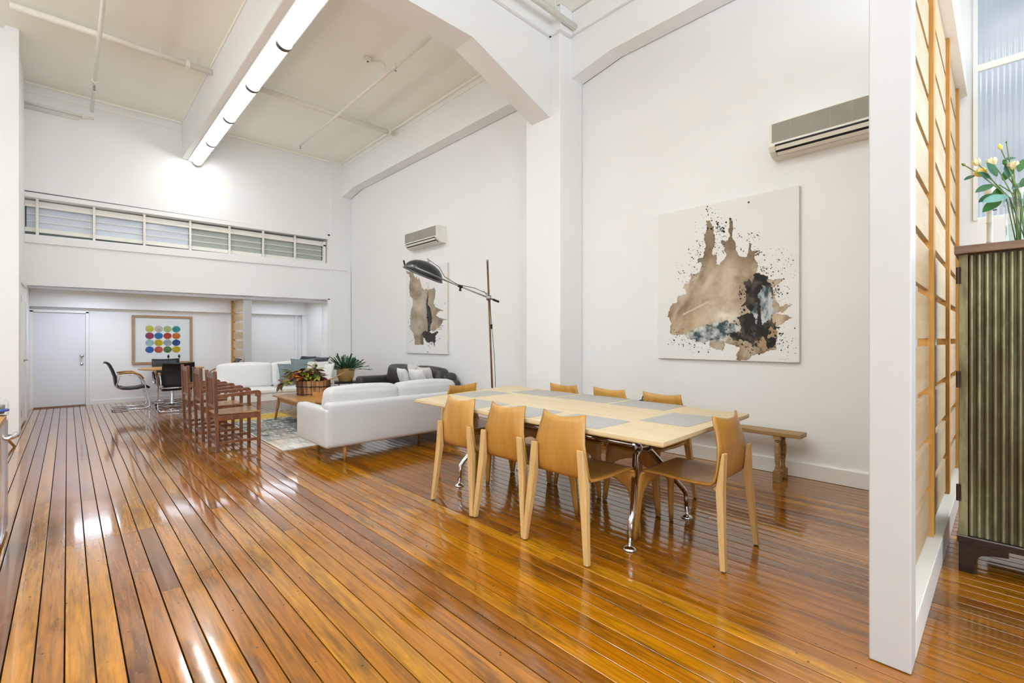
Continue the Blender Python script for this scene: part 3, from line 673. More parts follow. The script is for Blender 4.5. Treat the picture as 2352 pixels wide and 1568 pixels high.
def paintA(u, v):
    x, y = hmap(homog([(100, 325), (1207, 95), (1215, 1475), (103, 1440)]), u, v)
    n1 = fbm(x / 150, y / 150, 1); n2 = fbm(x / 50, y / 50, 9); n3 = fbm(x / 14, y / 60, 20)
    col = np.ones((len(x), 3)) * S(236, 236, 235); col = col * (1 + .03 * (n1 - .5))[:, None]
    haze = np.exp(-(((x - 640) / 420) ** 2 + ((y - 900) / 420) ** 2) * 1.6); col = over(col, haze * .15 * n2 * 2, S(214, 200, 180))
    brown = [(205, 1255), (203, 1120), (175, 1115), (200, 1075), (210, 1015), (245, 1005), (262, 960), (335, 935), (300, 895), (318, 862), (350, 850), (362, 785), (432, 772), (447, 695), (415, 672), (462, 645), (480, 560), (465, 505), (480, 430), (488, 372), (510, 358), (538, 420), (545, 505), (558, 540), (530, 590), (525, 625), (565, 630), (555, 705), (578, 718), (612, 682), (635, 640), (625, 590), (600, 548), (603, 522), (650, 520), (668, 490), (658, 430), (668, 350), (682, 360), (695, 430), (690, 490), (708, 540), (714, 600), (740, 642), (790, 652), (812, 590), (826, 538), (834, 540), (828, 612), (895, 595), (900, 600), (850, 640), (915, 605), (920, 612), (860, 655), (888, 690), (882, 760), (870, 800), (1000, 830), (1100, 815), (1060, 850), (1000, 890), (1020, 960), (1060, 1040), (1170, 1012), (1080, 1075), (1030, 1090), (1165, 1120), (1060, 1180), (1035, 1210), (1035, 1370), (960, 1385), (850, 1420), (800, 1455), (720, 1460), (728, 1400), (745, 1360), (640, 1320), (610, 1380), (560, 1375), (512, 1345), (505, 1300), (320, 1262)]
    mb_ = edge_mask(x, y, brown, 16, 30, 4)
    t = np.clip((n1 - .25) * 1.9, 0, 1)[:, None]; bc = S(120, 98, 76) * (1 - t) + S(200, 182, 156) * t
    d1 = np.clip(fbm(x / 70, y / 260, 33) * 2.2 - .7, 0, 1)[:, None]; bc = bc * (.78 + .35 * d1)
    top = np.clip((760 - y) / 260, 0, 1)[:, None]; bc = bc * (1 - top * .75) + S(128, 108, 86) * top * .75
    lightz = np.exp(-(((x - 640) / 210) ** 2 + ((y - 930) / 190) ** 2))[:, None]; bc = bc * (1 - .6 * lightz) + S(206, 190, 166) * .6 * lightz
    low = np.exp(-(((x - 300) / 150) ** 2 + ((y - 1150) / 120) ** 2))[:, None]; bc = bc * (1 - .4 * low) + S(196, 166, 130) * .4 * low
    vl = np.clip(fbm((x + y * .55) / 60, (y - x * .55) / 190, 301) * 2.6 - 1.05, 0, 1)[:, None] * np.clip((y - 640) / 160, 0, 1)[:, None]; bc = bc * (1 - .62 * vl) + S(222, 210, 190) * .62 * vl
    dk2 = np.clip(fbm((x - y * .4) / 110, (y + x * .2) / 60, 311) * 3 - 1.7, 0, 1)[:, None]; bc = bc * (1 - .5 * dk2) + S(112, 90, 66) * .5 * dk2
    rim = mb_ & ~edge_mask(x + 5, y + 4, brown, 16, 30, 4) | (mb_ & ~edge_mask(x - 5, y - 4, brown, 16, 30, 4)); bc[rim] *= .72
    col[mb_] = bc[mb_]
    wh = np.exp(-(((x - 640) / 90) ** 2 + ((y - 1110) / 70) ** 2)) * np.clip(n2 * 3 - .7, 0, 1); col = over(col, wh, S(236, 230, 218))
    strk = np.abs((y - 1085) + .5 * (x - 330)) < 7; col = over(col, (strk & (x > 300) & (x < 500)) * .8, S(216, 204, 184))
    blue = [(315, 1262), (380, 1215), (470, 1190), (560, 1160), (650, 1150), (740, 1180), (760, 1230), (660, 1260), (640, 1310), (520, 1300), (430, 1325), (370, 1290)]
    mk = edge_mask(x, y, blue, 22, 22, 41); bl = np.clip((n2 - .36) * 3.4, 0, 1)[:, None]; bc = S(62, 78, 86) * (1 - bl) + S(206, 212, 210) * bl
    bc = bc * (.75 + .5 * n3[:, None]); col[mk] = bc[mk]
    dark = [(790, 880), (780, 855), (802, 830), (812, 812), (824, 835), (850, 870), (855, 800), (885, 770), (925, 790), (962, 800), (965, 845), (1005, 880), (1010, 960), (985, 1010), (1010, 1080), (1000, 1150), (1040, 1200), (1030, 1350), (960, 1360), (870, 1350), (800, 1300), (700, 1300), (650, 1250), (760, 1235), (740, 1130), (790, 1095), (830, 1080), (785, 1020), (790, 940)]
    mk = edge_mask(x, y, dark, 20, 26, 55); dk = np.clip((n2 - .42) * 3, 0, 1)[:, None]; bc = S(34, 34, 32) * (1 - dk) + S(92, 82, 70) * dk
    col[mk] = bc[mk]
    pale = [(895, 930), (930, 880), (985, 890), (1002, 960), (1010, 1080), (985, 1140), (930, 1180), (870, 1160), (840, 1090), (880, 1010)]
    mk = edge_mask(x, y, pale, 26, 24, 63); bl = np.clip((fbm(x / 30, y / 70, 71) - .33) * 3.2, 0, 1)[:, None]; bc = S(66, 82, 90) * (1 - bl) + S(196, 204, 206) * bl; col[mk] = bc[mk]
    trunk = [(880, 960), (905, 990), (915, 1100), (925, 1200), (880, 1200), (885, 1100)]
    mk = edge_mask(x, y, trunk, 10, 20, 77); col[mk] = S(54, 42, 36)
    sand = [(860, 1330), (1000, 1210), (1035, 1210), (1035, 1365), (940, 1385)]
    mk = edge_mask(x, y, sand, 30, 30, 88) & (n2 > .46); col[mk] = S(172, 144, 110)
    mk = (fbm(x / 16, y / 16, 95, 3) > .66) & (np.hypot((x - 860) / 260, (y - 1240) / 120) < 1); col[mk] = S(30, 30, 28)
    K = S(52, 46, 40)
    col = splat(col, x, y, 420, 3, [(250, 650, 470, 850), (340, 520, 470, 660), (390, 250, 600, 470), (540, 400, 640, 640), (720, 440, 900, 640), (880, 560, 1180, 820), (1000, 820, 1150, 1020)], K, 2, 7)
    col = splat(col, x, y, 260, 4, [(900, 730, 1010, 800), (300, 1260, 520, 1400), (740, 1300, 900, 1440), (1020, 1180, 1190, 1440), (180, 1200, 330, 1340), (1010, 870, 1060, 960)], K, 2, 7)
    col = splat(col, x, y, 70, 5, [(480, 330, 720, 640), (560, 380, 620, 460), (740, 870, 800, 1120)], S(26, 24, 22), 4, 10)
    for cx, cy, r in ((813, 225, 7), (637, 381, 8), (668, 352, 8), (1120, 933, 7), (493, 426, 8), (522, 430, 8)): col[np.hypot(x - cx, y - cy) < r] = S(28, 26, 24)
    sg = (np.abs(y - 1448 - 4 * np.sin(x / 6)) < 2.0) & (x > 1050) & (x < 1135); col = over(col, sg * .5, S(150, 146, 140))
    return col
def paintB(u, v):
    x, y = hmap(homog([(62, 215), (686, 88), (706, 1452), (65, 1440)]), u, v)
    n1 = fbm(x / 90, y / 140, 101); n2 = fbm(x / 30, y / 50, 109)
    col = np.ones((len(x), 3)) * S(234, 234, 233)
    left = [(55, 215), (75, 208), (105, 235), (130, 215), (165, 208), (185, 280), (205, 320), (222, 290), (232, 330), (262, 310), (285, 380), (300, 440), (350, 500), (360, 470), (400, 478), (470, 475), (490, 450), (515, 500), (505, 600), (485, 680), (515, 740), (570, 765), (645, 800), (585, 798), (545, 830), (525, 865), (570, 895), (630, 915), (712, 925), (630, 930), (628, 960), (600, 1020), (540, 1070), (500, 1110), (430, 1090), (370, 1120), (335, 1110), (338, 1315), (200, 1315), (198, 1240), (170, 1120), (125, 1080), (130, 900), (145, 780), (170, 700), (165, 620), (125, 580), (110, 470), (125, 320), (110, 270)]
    mk = edge_mask(x, y, left, 9, 18, 111); t = np.clip((n1 - .2) * 1.8, 0, 1)[:, None]; bc = S(134, 118, 100) * (1 - t) + S(196, 188, 174) * t
    rt = np.clip((x - 300) / 150, 0, 1)[:, None]; bc = bc * (1 - rt * .5) + S(150, 130, 108) * rt * .5
    up = np.clip((560 - y) / 300, 0, 1)[:, None]; bc = bc * (1 - up * .35) + S(140, 120, 98) * up * .35
    glow = np.exp(-(((x - 270) / 70) ** 2 + ((y - 780) / 90) ** 2))[:, None]; bc = bc * (1 - .6 * glow) + S(220, 212, 198) * .6 * glow
    dry = (y > 1150) & (x > 290) & (x < 338); bc[dry] = S(120, 104, 82)
    col[mk] = bc[mk]
    seam = [(395, 500), (405, 600), (400, 690), (440, 770), (470, 900), (460, 980), (435, 1030), (440, 1110), (405, 1110), (395, 1000), (380, 900), (385, 800), (370, 700), (385, 600)]
    mk = edge_mask(x, y, seam, 12, 22, 121); s_ = np.clip((n2 - .3) * 2.5, 0, 1)[:, None]; bc = S(34, 34, 38) * (1 - s_) + S(84, 84, 82) * s_; col[mk] = bc[mk]
    blob = [(310, 1150), (340, 1108), (430, 1110), (460, 1140), (520, 1120), (555, 1095), (560, 1130), (520, 1170), (525, 1240), (505, 1345), (485, 1270), (400, 1280), (360, 1240)]
    mk = edge_mask(x, y, blob, 16, 16, 131); col[mk] = S(58, 52, 46)
    for k, yy in enumerate((940, 965, 985, 1020, 1050, 1075)):
        q = (np.abs(y - yy - (x - 560) * .05) < 3) & (x > 560) & (x < 640 - (k % 3) * 14); col[q] = S(90, 84, 78)
    col = splat(col, x, y, 120, 133, [(95, 800, 135, 1120), (110, 1080, 180, 1280), (390, 1260, 470, 1390), (500, 640, 680, 760), (380, 360, 420, 470), (540, 1180, 600, 1260), (180, 210, 240, 260)], S(62, 58, 60), 2, 7)
    col = splat(col, x, y, 6, 135, [(390, 1415, 425, 1435)], S(60, 60, 60), 4, 6)
    return col
pa = thing('abstract_painting', 'large square abstract canvas with brown, black and blue splashes beside the bench', 'painting', (4.9, 2.01, 1.055))
obj('canvas_body', MB().box(-.039, -.001, -.71, .71, 0, 1.625), CANVE, pa, bevel=.004)
grid_paint('painted_face', 300, 340, lambda u, v: np.stack([np.full_like(u, -.0405), .708 - 1.416 * u, 1.622 - 1.62 * v], 1), paintA, CANV, pa)
pb = thing('abstract_painting', 'narrow upright abstract canvas in brown and grey behind the lamp shade', 'painting', (4.9, 7.48, 1.003))
obj('canvas_body', MB().box(-.039, -.001, -.70, .69, 0, 1.62), CANVE, pb, bevel=.004)
grid_paint('painted_face', 150, 260, lambda u, v: np.stack([np.full_like(u, -.0405), .688 - 1.386 * u, 1.618 - 1.616 * v], 1), paintB, CANV, pb)
# framed print of sixteen spots
pf = thing('framed_print', 'framed print of sixteen coloured watercolour spots on the far wall', 'picture', (1.463, 12.25, .755))
hw, hh = .513, 1.01
fr = MB()
for a, b_, c, d in ((-hw, hw, 0, .045), (-hw, hw, hh - .045, hh), (-hw, -hw + .045, .045, hh - .045), (hw - .045, hw, .045, hh - .045)): fr.box(a, b_, -.04, -.001, c, d)
obj('frame', fr, FRAMEW, pf, bevel=.004)
spots = [[(232, 222, 90), (228, 214, 190), (200, 216, 140), (44, 160, 160)], [(168, 50, 90), (20, 120, 190), (216, 54, 20), (232, 120, 14)], [(178, 212, 214), (232, 192, 20), (176, 188, 194), (30, 74, 160)], [(50, 110, 200), (228, 90, 70), (84, 130, 64), (222, 184, 16)]]
def spotcol(u, v):
    col = np.ones((len(u), 3)) * S(248, 246, 244); n = fbm(u * 14, v * 14, 7); n2 = fbm(u * 40, v * 40, 17)
    for r_ in range(4):
        for c_ in range(4):
            cx = .262 + c_ * .160; cy = .255 + r_ * .156
            d = np.hypot((u - cx) / .077, (v - cy) / .075) + .10 * (n - .5); m_ = d < 1
            base = S(*spots[r_][c_]); k = np.clip(.75 + .6 * n + .25 * np.clip(d - .75, 0, 1), 0, 1.6)[:, None]
            cc = base * (1.25 - .45 * k) + .10 * (1 - k) ; col[m_] = np.clip(cc, 0, 1)[m_]
    return col
grid_paint('print_sheet', 130, 130, lambda u, v: np.stack([-hw + .04 + (2 * hw - .08) * u, np.full_like(u, -.012), hh - .04 - (hh - .08) * v], 1), spotcol, colmat('print_paper', .6), pf)
obj('glass', MB().box(-hw + .04, hw - .04, -.022, -.020, .04, hh - .04), CLEAR, pf)

# ================================================================ DINING TABLE
tb = thing('dining_table', 'long pale maple dining table on chrome trestle legs', 'table', (0, 0, 0))
tc_ = [(2.20, 1.20), (3.487, 1.245), (3.675, 3.90), (2.212, 3.568)]
tz = .744
obj('tabletop', MB().hexa([(x, y, tz - .022) for x, y in tc_], [(x, y, tz) for x, y in tc_]), MAPLE, tb, bevel=.0015)
def inset(p, k):
    cx = sum(q[0] for q in p) / 4; cy = sum(q[1] for q in p) / 4; return [(cx + (x - cx) * k, cy + (y - cy) * k) for x, y in p]
obj('tabletop_underside', MB().hexa([(x, y, tz - .027) for x, y in inset(tc_, .998)], [(x, y, tz - .0225) for x, y in inset(tc_, .998)]), MAPLEE, tb)
def trestle(y0, s):
    cx = 2.835
    L_ = MB(); hub = Vector((cx, y0 + s * .13, .545))
    for sx in (-1, 1):
        foot = Vector((cx + sx * .37, y0, 0)); bend = foot + Vector((-sx * .012, 0, .175))
        arm = Vector((cx + sx * .22, y0 + s * .02, tz - .03))
        inn = hub + Vector((sx * .05, 0, -.02)); inu = hub + Vector((sx * .05, 0, .02))
        g = obj('leg', MB().tube([inn, inn + Vector((sx * .05, 0, -.03)), bend + Vector((-sx * .03, s * .005, .035)), bend, bend + Vector((0, 0, -.03)), foot + Vector((0, 0, .045))], [.020, .021, .019, .019, .0175, .016], 14), CHROME, tb, smooth=True)
        obj('foot', MB().lathe([(.001, 0), (.04, 0), (.042, .006), (.03, .016), (.012, .022), (.008, .03), (.008, .05), (.001, .05)], 20, foot), CHROME, g, smooth=True)
        obj('support_arm', MB().tube([inu, inu + Vector((sx * .04, 0, .025)), arm + Vector((-sx * .02, 0, -.05)), arm], [.018, .019, .019, .022], 14), CHROME, tb, smooth=True)
    obj('hub', MB().tube([hub + Vector((-.06, 0, 0)), hub + Vector((.06, 0, 0))], .032, 16).tube([hub + Vector((0, 0, 0)), hub + Vector((0, s * .07, 0))], .028, 14), CHROME, tb, smooth=False, bevel=.004)
    obj('hub_collar', MB().lathe([(.03, -.008), (.036, -.008), (.036, .008), (.03, .008)], 16, hub + Vector((.035, 0, 0)), M=Matrix.Rotation(R(90), 3, 'Y')), BLACK, tb)
    return hub
h1 = trestle(1.564, 1); h2 = trestle(3.262, -1)
obj('centre_beam', MB().tube([h1, h2], .022, 12), CHROME, tb, smooth=True)
MATC = mat('grey_woven_vinyl', lin(176, 174, 172), .7, var=.14, scale=60, stretch=(1, 6, 1), bump=.3, bscale=260)
mats_ = [((3.20, 3.57, 2.83, 3.37), 'grey woven placemat on the wall side of the table, farthest one'), ((3.20, 3.59, 2.27, 2.78), 'grey woven placemat on the wall side of the table, middle one'), ((3.19, 3.54, 1.74, 2.22), 'grey woven placemat on the wall side of the table, nearest one'),
         ((2.69, 3.15, 1.31, 1.63), 'grey woven placemat at the near end of the table'), ((2.66, 3.13, 3.32, 3.64), 'grey woven placemat at the far end of the table'),
         ((2.25, 2.61, 1.645, 2.08), 'grey woven placemat on the sofa side of the table, nearest one'), ((2.25, 2.60, 2.20, 2.64), 'grey woven placemat on the sofa side of the table, middle one'), ((2.25, 2.60, 2.76, 3.18), 'grey woven placemat on the sofa side of the table, farthest one')]
for (a, b_, c, d), lb in mats_:
    tag(obj('placemat', MB().box(a, b_, c, d, tz, tz + .0025), MATC), lb, 'placemat', 'grey placemats on the dining table')

# ================================================================ DINING CHAIR (faces +y)
def sheet(rows):   # rows: list of lists of points, equal count
    n = len(rows[0]); vs = [p for r_ in rows for p in r_]; fs = [(i * n + j, i * n + j + 1, (i + 1) * n + j + 1, (i + 1) * n + j) for i in range(len(rows) - 1) for j in range(n - 1)]
    return MB().add(vs, fs)
def make_chair():
    t = thing('dining_chair', '', 'chair', (0, 0, 0))
    # side profile of the ply: back top -> seat rear bend -> seat front
    prof = [(-.235, .83, .168), (-.242, .78, .172), (-.248, .72, .180), (-.250, .66, .190), (-.247, .60, .203), (-.240, .55, .210), (-.232, .505, .213), (-.222, .47, .213), (-.200, .445, .212), (-.165, .432, .211), (-.10, .428, .210), (0, .430, .216), (.10, .437, .220), (.17, .443, .222), (.205, .444, .222), (.228, .440, .222)]
    rows = []; nc = 12
    for i, (y, z, hw_) in enumerate(prof):
        r_ = []
        for j in range(nc + 1):
            u = -1 + 2 * j / nc
            backness = max(0, min(1, (z - .52) / .28)) ** 1.3 if i < 9 else 0
            topk = max(0, min(1, (z - .70) / .13)) if i < 9 else 0
            yy = y + .042 * backness * u * u * (1 if i < 9 else 0)      # back wraps forward at its edges
            zz = z - topk * .022 * (1 - u * u) + (.008 * u * u * (1 if 8 < i < 13 else 0))
            r_.append((u * hw_, yy, zz))
        rows.append(r_)
    o = obj('seat_shell', sheet(rows), BEECH, t, smooth=True, solid=.012)
    # front: the ply bends down and is cut to an arch between two tapering legs
    fr_ = []
    bend = [(.228, .440), (.244, .432), (.253, .415), (.257, .39), (.262, .35), (.266, .31), (.270, .25), (.274, .16), (.278, .08), (.281, .004)]
    for (y, z) in bend:
        wo = .222 + .026 * max(0, (.44 - z) / .44)
        if z > .372: wi = 0
        else:
            k = (.372 - z) / .372
            wi = min(.155 + .065 * k * 1.02, .155 * math.sin(min(1, k / .22) * math.pi / 2) ** .8 + .062 * k)
        fr_.append((y, z, wi, wo))
    # refine between arch crown
    ex = []
    for k in range(1, 6):
        z = .372 - .0035 * k * k; y = .2585 + (.372 - z) * .09; kk = (.372 - z) / .372
        ex.append((y, z, .155 * math.sin(min(1, kk / .22) * math.pi / 2) ** .8 + .062 * kk, .222 + .026 * (.44 - z) / .44))
    fr_ = sorted([f for f in fr_ if not (.28 < f[1] < .372)] + [(.2585, .372, 0, .226)] + ex, key=lambda f: -f[1])
    for sgn in (-1, 1):
        rows = []
        for (y, z, wi, wo) in fr_:
            rows.append([(sgn * (wi + (wo - wi) * j / 4), y, z) for j in range(5)])
        if sgn == -1: mbf = sheet(rows)
        else:
            m2 = sheet(rows); mbf.add(m2.v, m2.f)
    obj('front_leg_arch', mbf, BEECH, t, smooth=True, solid=.016)
    for s_ in (-1, 1):
        top = Vector((s_ * .180, -.262, .632)); kn = Vector((s_ * .200, -.250, .43)); ft = Vector((s_ * .245, -.282, .006))
        m_ = MB()
        def q(c, wx, wy): return [(c.x - wx, c.y - wy, c.z), (c.x + wx, c.y - wy, c.z), (c.x + wx, c.y + wy, c.z), (c.x - wx, c.y + wy, c.z)]
        A, B, D = q(ft, .015, .014), q(kn, .025, .020), q(top, .022, .008)
        m_.add(A + B + D, [(3, 2, 1, 0), (8, 9, 10, 11)] + [(i, (i + 1) % 4, 4 + (i + 1) % 4, 4 + i) for i in range(4)] + [(4 + i, 4 + (i + 1) % 4, 8 + (i + 1) % 4, 8 + i) for i in range(4)])
        lg = obj('leg', m_, BEECHL, t, bevel=.003)
        obj('foot_pad', MB().lathe([(.001, 0), (.01, 0), (.01, .006), (.001, .006)], 8, (ft.x, ft.y, 0)), BLKRUB, lg)
        # laminated bracket hugging the seat bend
        pfb = [(-.238, .53), (-.234, .50), (-.226, .462), (-.205, .438)]
        rr_ = [[(s_ * (.212 + .0 * k), y - .006, z - .006) for k in range(1)] for y, z in pfb]
        bb = MB()
        for k in range(len(pfb) - 1):
            (y0, z0), (y1, z1) = pfb[k], pfb[k + 1]
            dx0, dx1 = s_ * .196, s_ * .214
            n_ = Vector((0, z1 - z0, -(y1 - y0))).normalized() * -1
            o1 = .010
            bb.hexa([(dx0, y0 + n_.y * o1 * -1, z0 + n_.z * -o1), (dx1, y0 - n_.y * o1, z0 - n_.z * o1), (dx1, y1 - n_.y * o1, z1 - n_.z * o1), (dx0, y1 - n_.y * o1, z1 - n_.z * o1)],
                    [(dx0, y0 - n_.y * (o1 + .014), z0 - n_.z * (o1 + .014)), (dx1, y0 - n_.y * (o1 + .014), z0 - n_.z * (o1 + .014)), (dx1, y1 - n_.y * (o1 + .014), z1 - n_.z * (o1 + .014)), (dx0, y1 - n_.y * (o1 + .014), z1 - n_.z * (o1 + .014))])
        obj('bracket', bb, BEECHL, t)
    return t
ch0 = make_chair(); GRP = 'bent beech chairs around the dining table'
chairs = [((2.84, 1.342), 0, 'bent beech dining chair at the near end of the table, back to the camera side'),
          ((2.388, 1.855), -90, 'bent beech dining chair nearest the camera on the sofa side of the table'),
          ((2.396, 2.362), -90, 'bent beech dining chair in the middle on the sofa side of the table'),
          ((2.385, 2.878), -90, 'bent beech dining chair farthest from the camera on the sofa side of the table'),
          ((3.36, 1.955), 90, 'bent beech dining chair on the wall side of the table, nearest the long bench end'),
          ((3.37, 2.48), 90, 'bent beech dining chair on the wall side of the table, middle one'),
          ((3.37, 3.02), 90, 'bent beech dining chair on the wall side of the table, nearest the column'),
          ((2.86, 3.53), 180, 'bent beech dining chair at the far end of the table beside the grey sofa')]
for i, ((x, y), a, lb) in enumerate(chairs):
    if i == 0:
        ch0.location = (x, y, 0); ch0.rotation_euler = (0, 0, R(a)); ch0['label'] = lb; ch0['group'] = GRP
    else: dup(ch0, (x, y, 0), R(a), lb, GRP)

# ================================================================ BENCH AND BAG
bn = thing('bench', 'long narrow wooden bench with turned legs against the right wall', 'bench', (4.70, 0, 0))
obj('seat_plank', MB().box(-.10, .085, 1.22, 3.62, .402, .44), BENCHW, bn, bevel=.006)
def tleg(x, y, top):
    pr = [(k * .8, q) for k, q in [(.001, .085), (.030, .085), (.032, .10), (.022, .108), (.026, .118), (.02, .126), (.023, .15), (.033, .24), (.034, .30), (.026, .335), (.02, .345), (.03, .352), (.03, .36), (.02, .366), (.026, .374)]]
    m_ = MB().lathe(pr, 16, (x, y, 0)); m_.box(x - .028, x + .028, y - .028, y + .028, .372, .402); m_.box(x - .031, x + .031, y - .031, y + .031, .001, .088)
    return m_
for y in (1.41, 3.35):
    for x in (-.075, .075): 
        lo = obj('leg', tleg(x, y, .402), BENCHW, bn); smart(lo, 40)
    obj('stretcher', MB().box(-.04, .04, y - .02, y + .02, .02, .075), BENCHW, bn, bevel=.004)
bg = thing('handbag', 'small black handbag with loop handle standing on the bench', 'bag', (4.68, 2.75, .44))
obj('bag_body', rbox(-.07, .07, -.10, .10, .0, .15, .01), BLKLEATHER, bg, smooth=True)
obj('handle', MB().tube([(0, -.06, .145)] + [(0, .06 * math.cos(R(a)), .15 + .07 * math.sin(R(a))) for a in range(180, -1, -20)], .006, 8), BLKLEATHER, bg, smooth=True)

# ================================================================ GREY SOFAS
def leg_taper(x, y, h, sx=0, sy=0, r0=.014, r1=.024):
    return MB().tube([(x + sx, y + sy, .001), (x, y, h)], [r0, r1], 12)
def sofa(label, w_, dpt, fab, loc, rot, zb, arm_h, back_h, cush, seat_z, leg_h, cush_in=.07):
    """faces +y, origin at the back left floor corner"""
    t = thing('sofa', label, 'sofa', loc, rot)
    obj('back', rbox(.02, w_ - .02, 0, .17, zb, back_h, 0), fab, t, smooth=True)
    for x0 in (0, w_ - .13): obj('arm', rbox(x0, x0 + .13, .01, dpt, zb, arm_h, 0), fab, t, smooth=True)
    obj('seat_base', MB().box(.10, w_ - .10, .12, dpt - .015, zb, zb + .13), fab, t, bevel=.01)
    cw = (w_ - .28) / 2
    for k in range(2):
        x0 = .14 + k * cw
        obj('seat_cushion', rbox(x0 + .004, x0 + cw - .004, .16, dpt - .0, zb + .13, seat_z, .012), fab, t, smooth=True)
        bc_ = obj('back_cushion', rbox(x0 - .06 * (k == 0), x0 + cw - .004 + .06 * (k == 1), -.10, .10, -.01, cush - seat_z + .01, .03), fab, t, smooth=True)
        bc_.location = (0, .24, seat_z); bc_.rotation_euler = (R(7), 0, 0)
    for x, y in ((.22, .07), (w_ - .22, .07), (.22, dpt - .09), (w_ - .22, dpt - .09)):
        obj('leg', leg_taper(x, y, zb + .01, 0, 0), LEGW, t, smooth=True)
    return t
sofa('light grey linen sofa with its back to the dining table', 1.78, .86, GREYFAB, (1.884, 4.69, 0), 0, .16, .56, .62, .745, .43, .16)
sofa('off-white linen two-seat sofa facing the camera behind the coffee table', 1.90, .85, WHITEFAB, (3.72, 9.70, 0), R(180), .19, .58, .66, .82, .40, .19)
# scatter cushions on the off-white sofa
def cushion(label, loc, rz, tilt, w_, h, t_, m, seed, grp):
    o = obj('cushion', pillow(w_, h, t_, seed=seed), m, smooth=True); o.location = loc; o.rotation_euler = (R(tilt), 0, R(rz)); tag(o, label, 'cushion', grp); return o
G1 = 'scatter cushions on the off-white sofa'
cushion('slate grey cushion at the left of the group on the off-white sofa', (3.03, 9.19, .62), 8, -14, .46, .42, .12, TEALFAB, 1, G1)
cushion('patterned blue-grey cushion standing highest on the off-white sofa', (3.27, 9.20, .68), -4, -12, .46, .46, .13, TEALFAB, 2, G1)
cushion('pale stone cushion leaning in the sofa corner, second from right', (3.45, 9.05, .64), -38, -12, .44, .44, .12, BEIGEFAB, 3, G1)
cushion('pale grey cushion against the right arm of the off-white sofa', (3.56, 8.95, .62), -60, -12, .40, .40, .10, WHITEFAB, 4, G1)

# ================================================================ LEATHER SOFA (faces -x, against the right wall)
ls = thing('sofa', 'dark charcoal leather sofa along the right wall under the narrow painting', 'sofa', (4.86, 6.33, 0))
# local: x negative into the room, y along the wall
obj('back', rbox(-.30, 0, .12, 2.0, .08, .70, .0), BRNLEATHER, ls, smooth=True)
obj('arm', rbox(-.92, -.02, 0, .24, .06, .585, .0), BRNLEATHER, ls, smooth=True)
obj('arm', rbox(-.92, -.02, 1.92, 2.15, .06, .575, .0), BRNLEATHER, ls, smooth=True)
obj('seat_base', MB().box(-.88, -.1, .2, 1.95, .08, .28), BRNLEATHER, ls, bevel=.02)
for k in range(2): obj('seat_cushion', rbox(-.90, -.24, .24 + k * .84, .24 + (k + 1) * .84 - .006, .28, .45, .015), BRNLEATHER, ls, smooth=True)
for k in range(2):
    o = obj('back_cushion', rbox(-.13, .13, k * .86, (k + 1) * .86 - .006, 0, .36, .03), BRNLEATHER, ls, smooth=True); o.location = (-.30, .20, .42); o.rotation_euler = (0, R(11), 0)
for x in (-.8, -.1):
    for y in (.12, 2.02): obj('leg', MB().box(x - .03, x + .03, y - .03, y + .03, .001, .08), BLACK, ls)
G2 = 'white cushions piled on the leather sofa'
cushion('white crumpled cushion at the top left of the pile on the leather sofa', (4.36, 7.02, .66), 82, -18, .42, .40, .15, BEIGEFAB, 5, G2)
cushion('white crumpled cushion at the top right of the pile on the leather sofa', (4.36, 6.70, .64), 96, -18, .36, .36, .14, BEIGEFAB, 6, G2)
cushion('white cushion in front, left side of the pile on the leather sofa', (4.19, 7.10, .61), 78, -20, .44, .36, .14, WHITEFAB, 7, G2)
cushion('white cushion in front, right side of the pile on the leather sofa', (4.19, 6.66, .62), 94, -20, .42, .36, .14, WHITEFAB, 8, G2)

# ================================================================ RUG
def rugcol(u, v):   # u along X, v along Y
    n = fbm(u * 40, v * 9, 201); n2 = fbm(u * 90, v * 26, 211); n3 = fbm(u * 7, v * 7, 221); n4 = fbm(u * 18, v * 60, 231)
    A = S(96, 116, 118); B = S(214, 208, 198); D = S(52, 60, 62); G = S(140, 152, 140)
    t = np.clip((n - .36) * 3.2, 0, 1)[:, None]; col = A * (1 - t) + G * t
    t = np.clip((n2 - .5) * 5, 0, 1)[:, None]; col = col * (1 - t) + B * t
    t = np.clip((n4 - .54) * 7, 0, 1)[:, None]; col = col * (1 - t) + D * t
    wl = np.clip((.33 - v) * 6, 0, 1); col = over(col, wl * np.clip(n * 2.2 - .3, 0, 1), S(228, 222, 214))
    ros = np.clip((n3 - .6) * 6, 0, 1) * (v < .5); col = over(col, ros * .5, S(208, 170, 150))
    band = np.exp(-((v - .47 - .01 * np.sin(u * 60)) / .018) ** 2) * np.clip(n2 * 3 - .8, 0, 1); col = over(col, band, S(40, 38, 22))
    b2 = np.exp(-((v - .22) / .012) ** 2) * np.clip(n2 * 3 - 1, 0, 1); col = over(col, b2, S(150, 100, 60))
    yl = np.clip((v - .80 + .03 * (n3 - .5)) * 30, 0, 1) * np.clip(.55 + n, 0, 1); col = over(col, yl, S(206, 168, 24))
    ed_ = np.minimum(np.minimum(u, 1 - u) * 2.4, np.minimum(v, 1 - v) * 3.0) < .02; col[ed_] = S(232, 228, 220)
    return col
rg = thing('rug', 'distressed grey, white and teal rug with a yellow far band under the coffee table', 'rug', (1.775, 5.655, 0))
obj('rug_backing', MB().box(0, 2.15, 0, 3.0, .0005, .007), mat('rug_edge', lin(210, 204, 194), .95), rg)
grid_paint('rug_face', 220, 260, lambda u, v: np.stack([u * 2.15, v * 3.0, .0085 + .0015 * vnoise(u * 200, v * 200, 5)], 1), rugcol, colmat('rug_pile', .95, .3, 400, .2), rg)

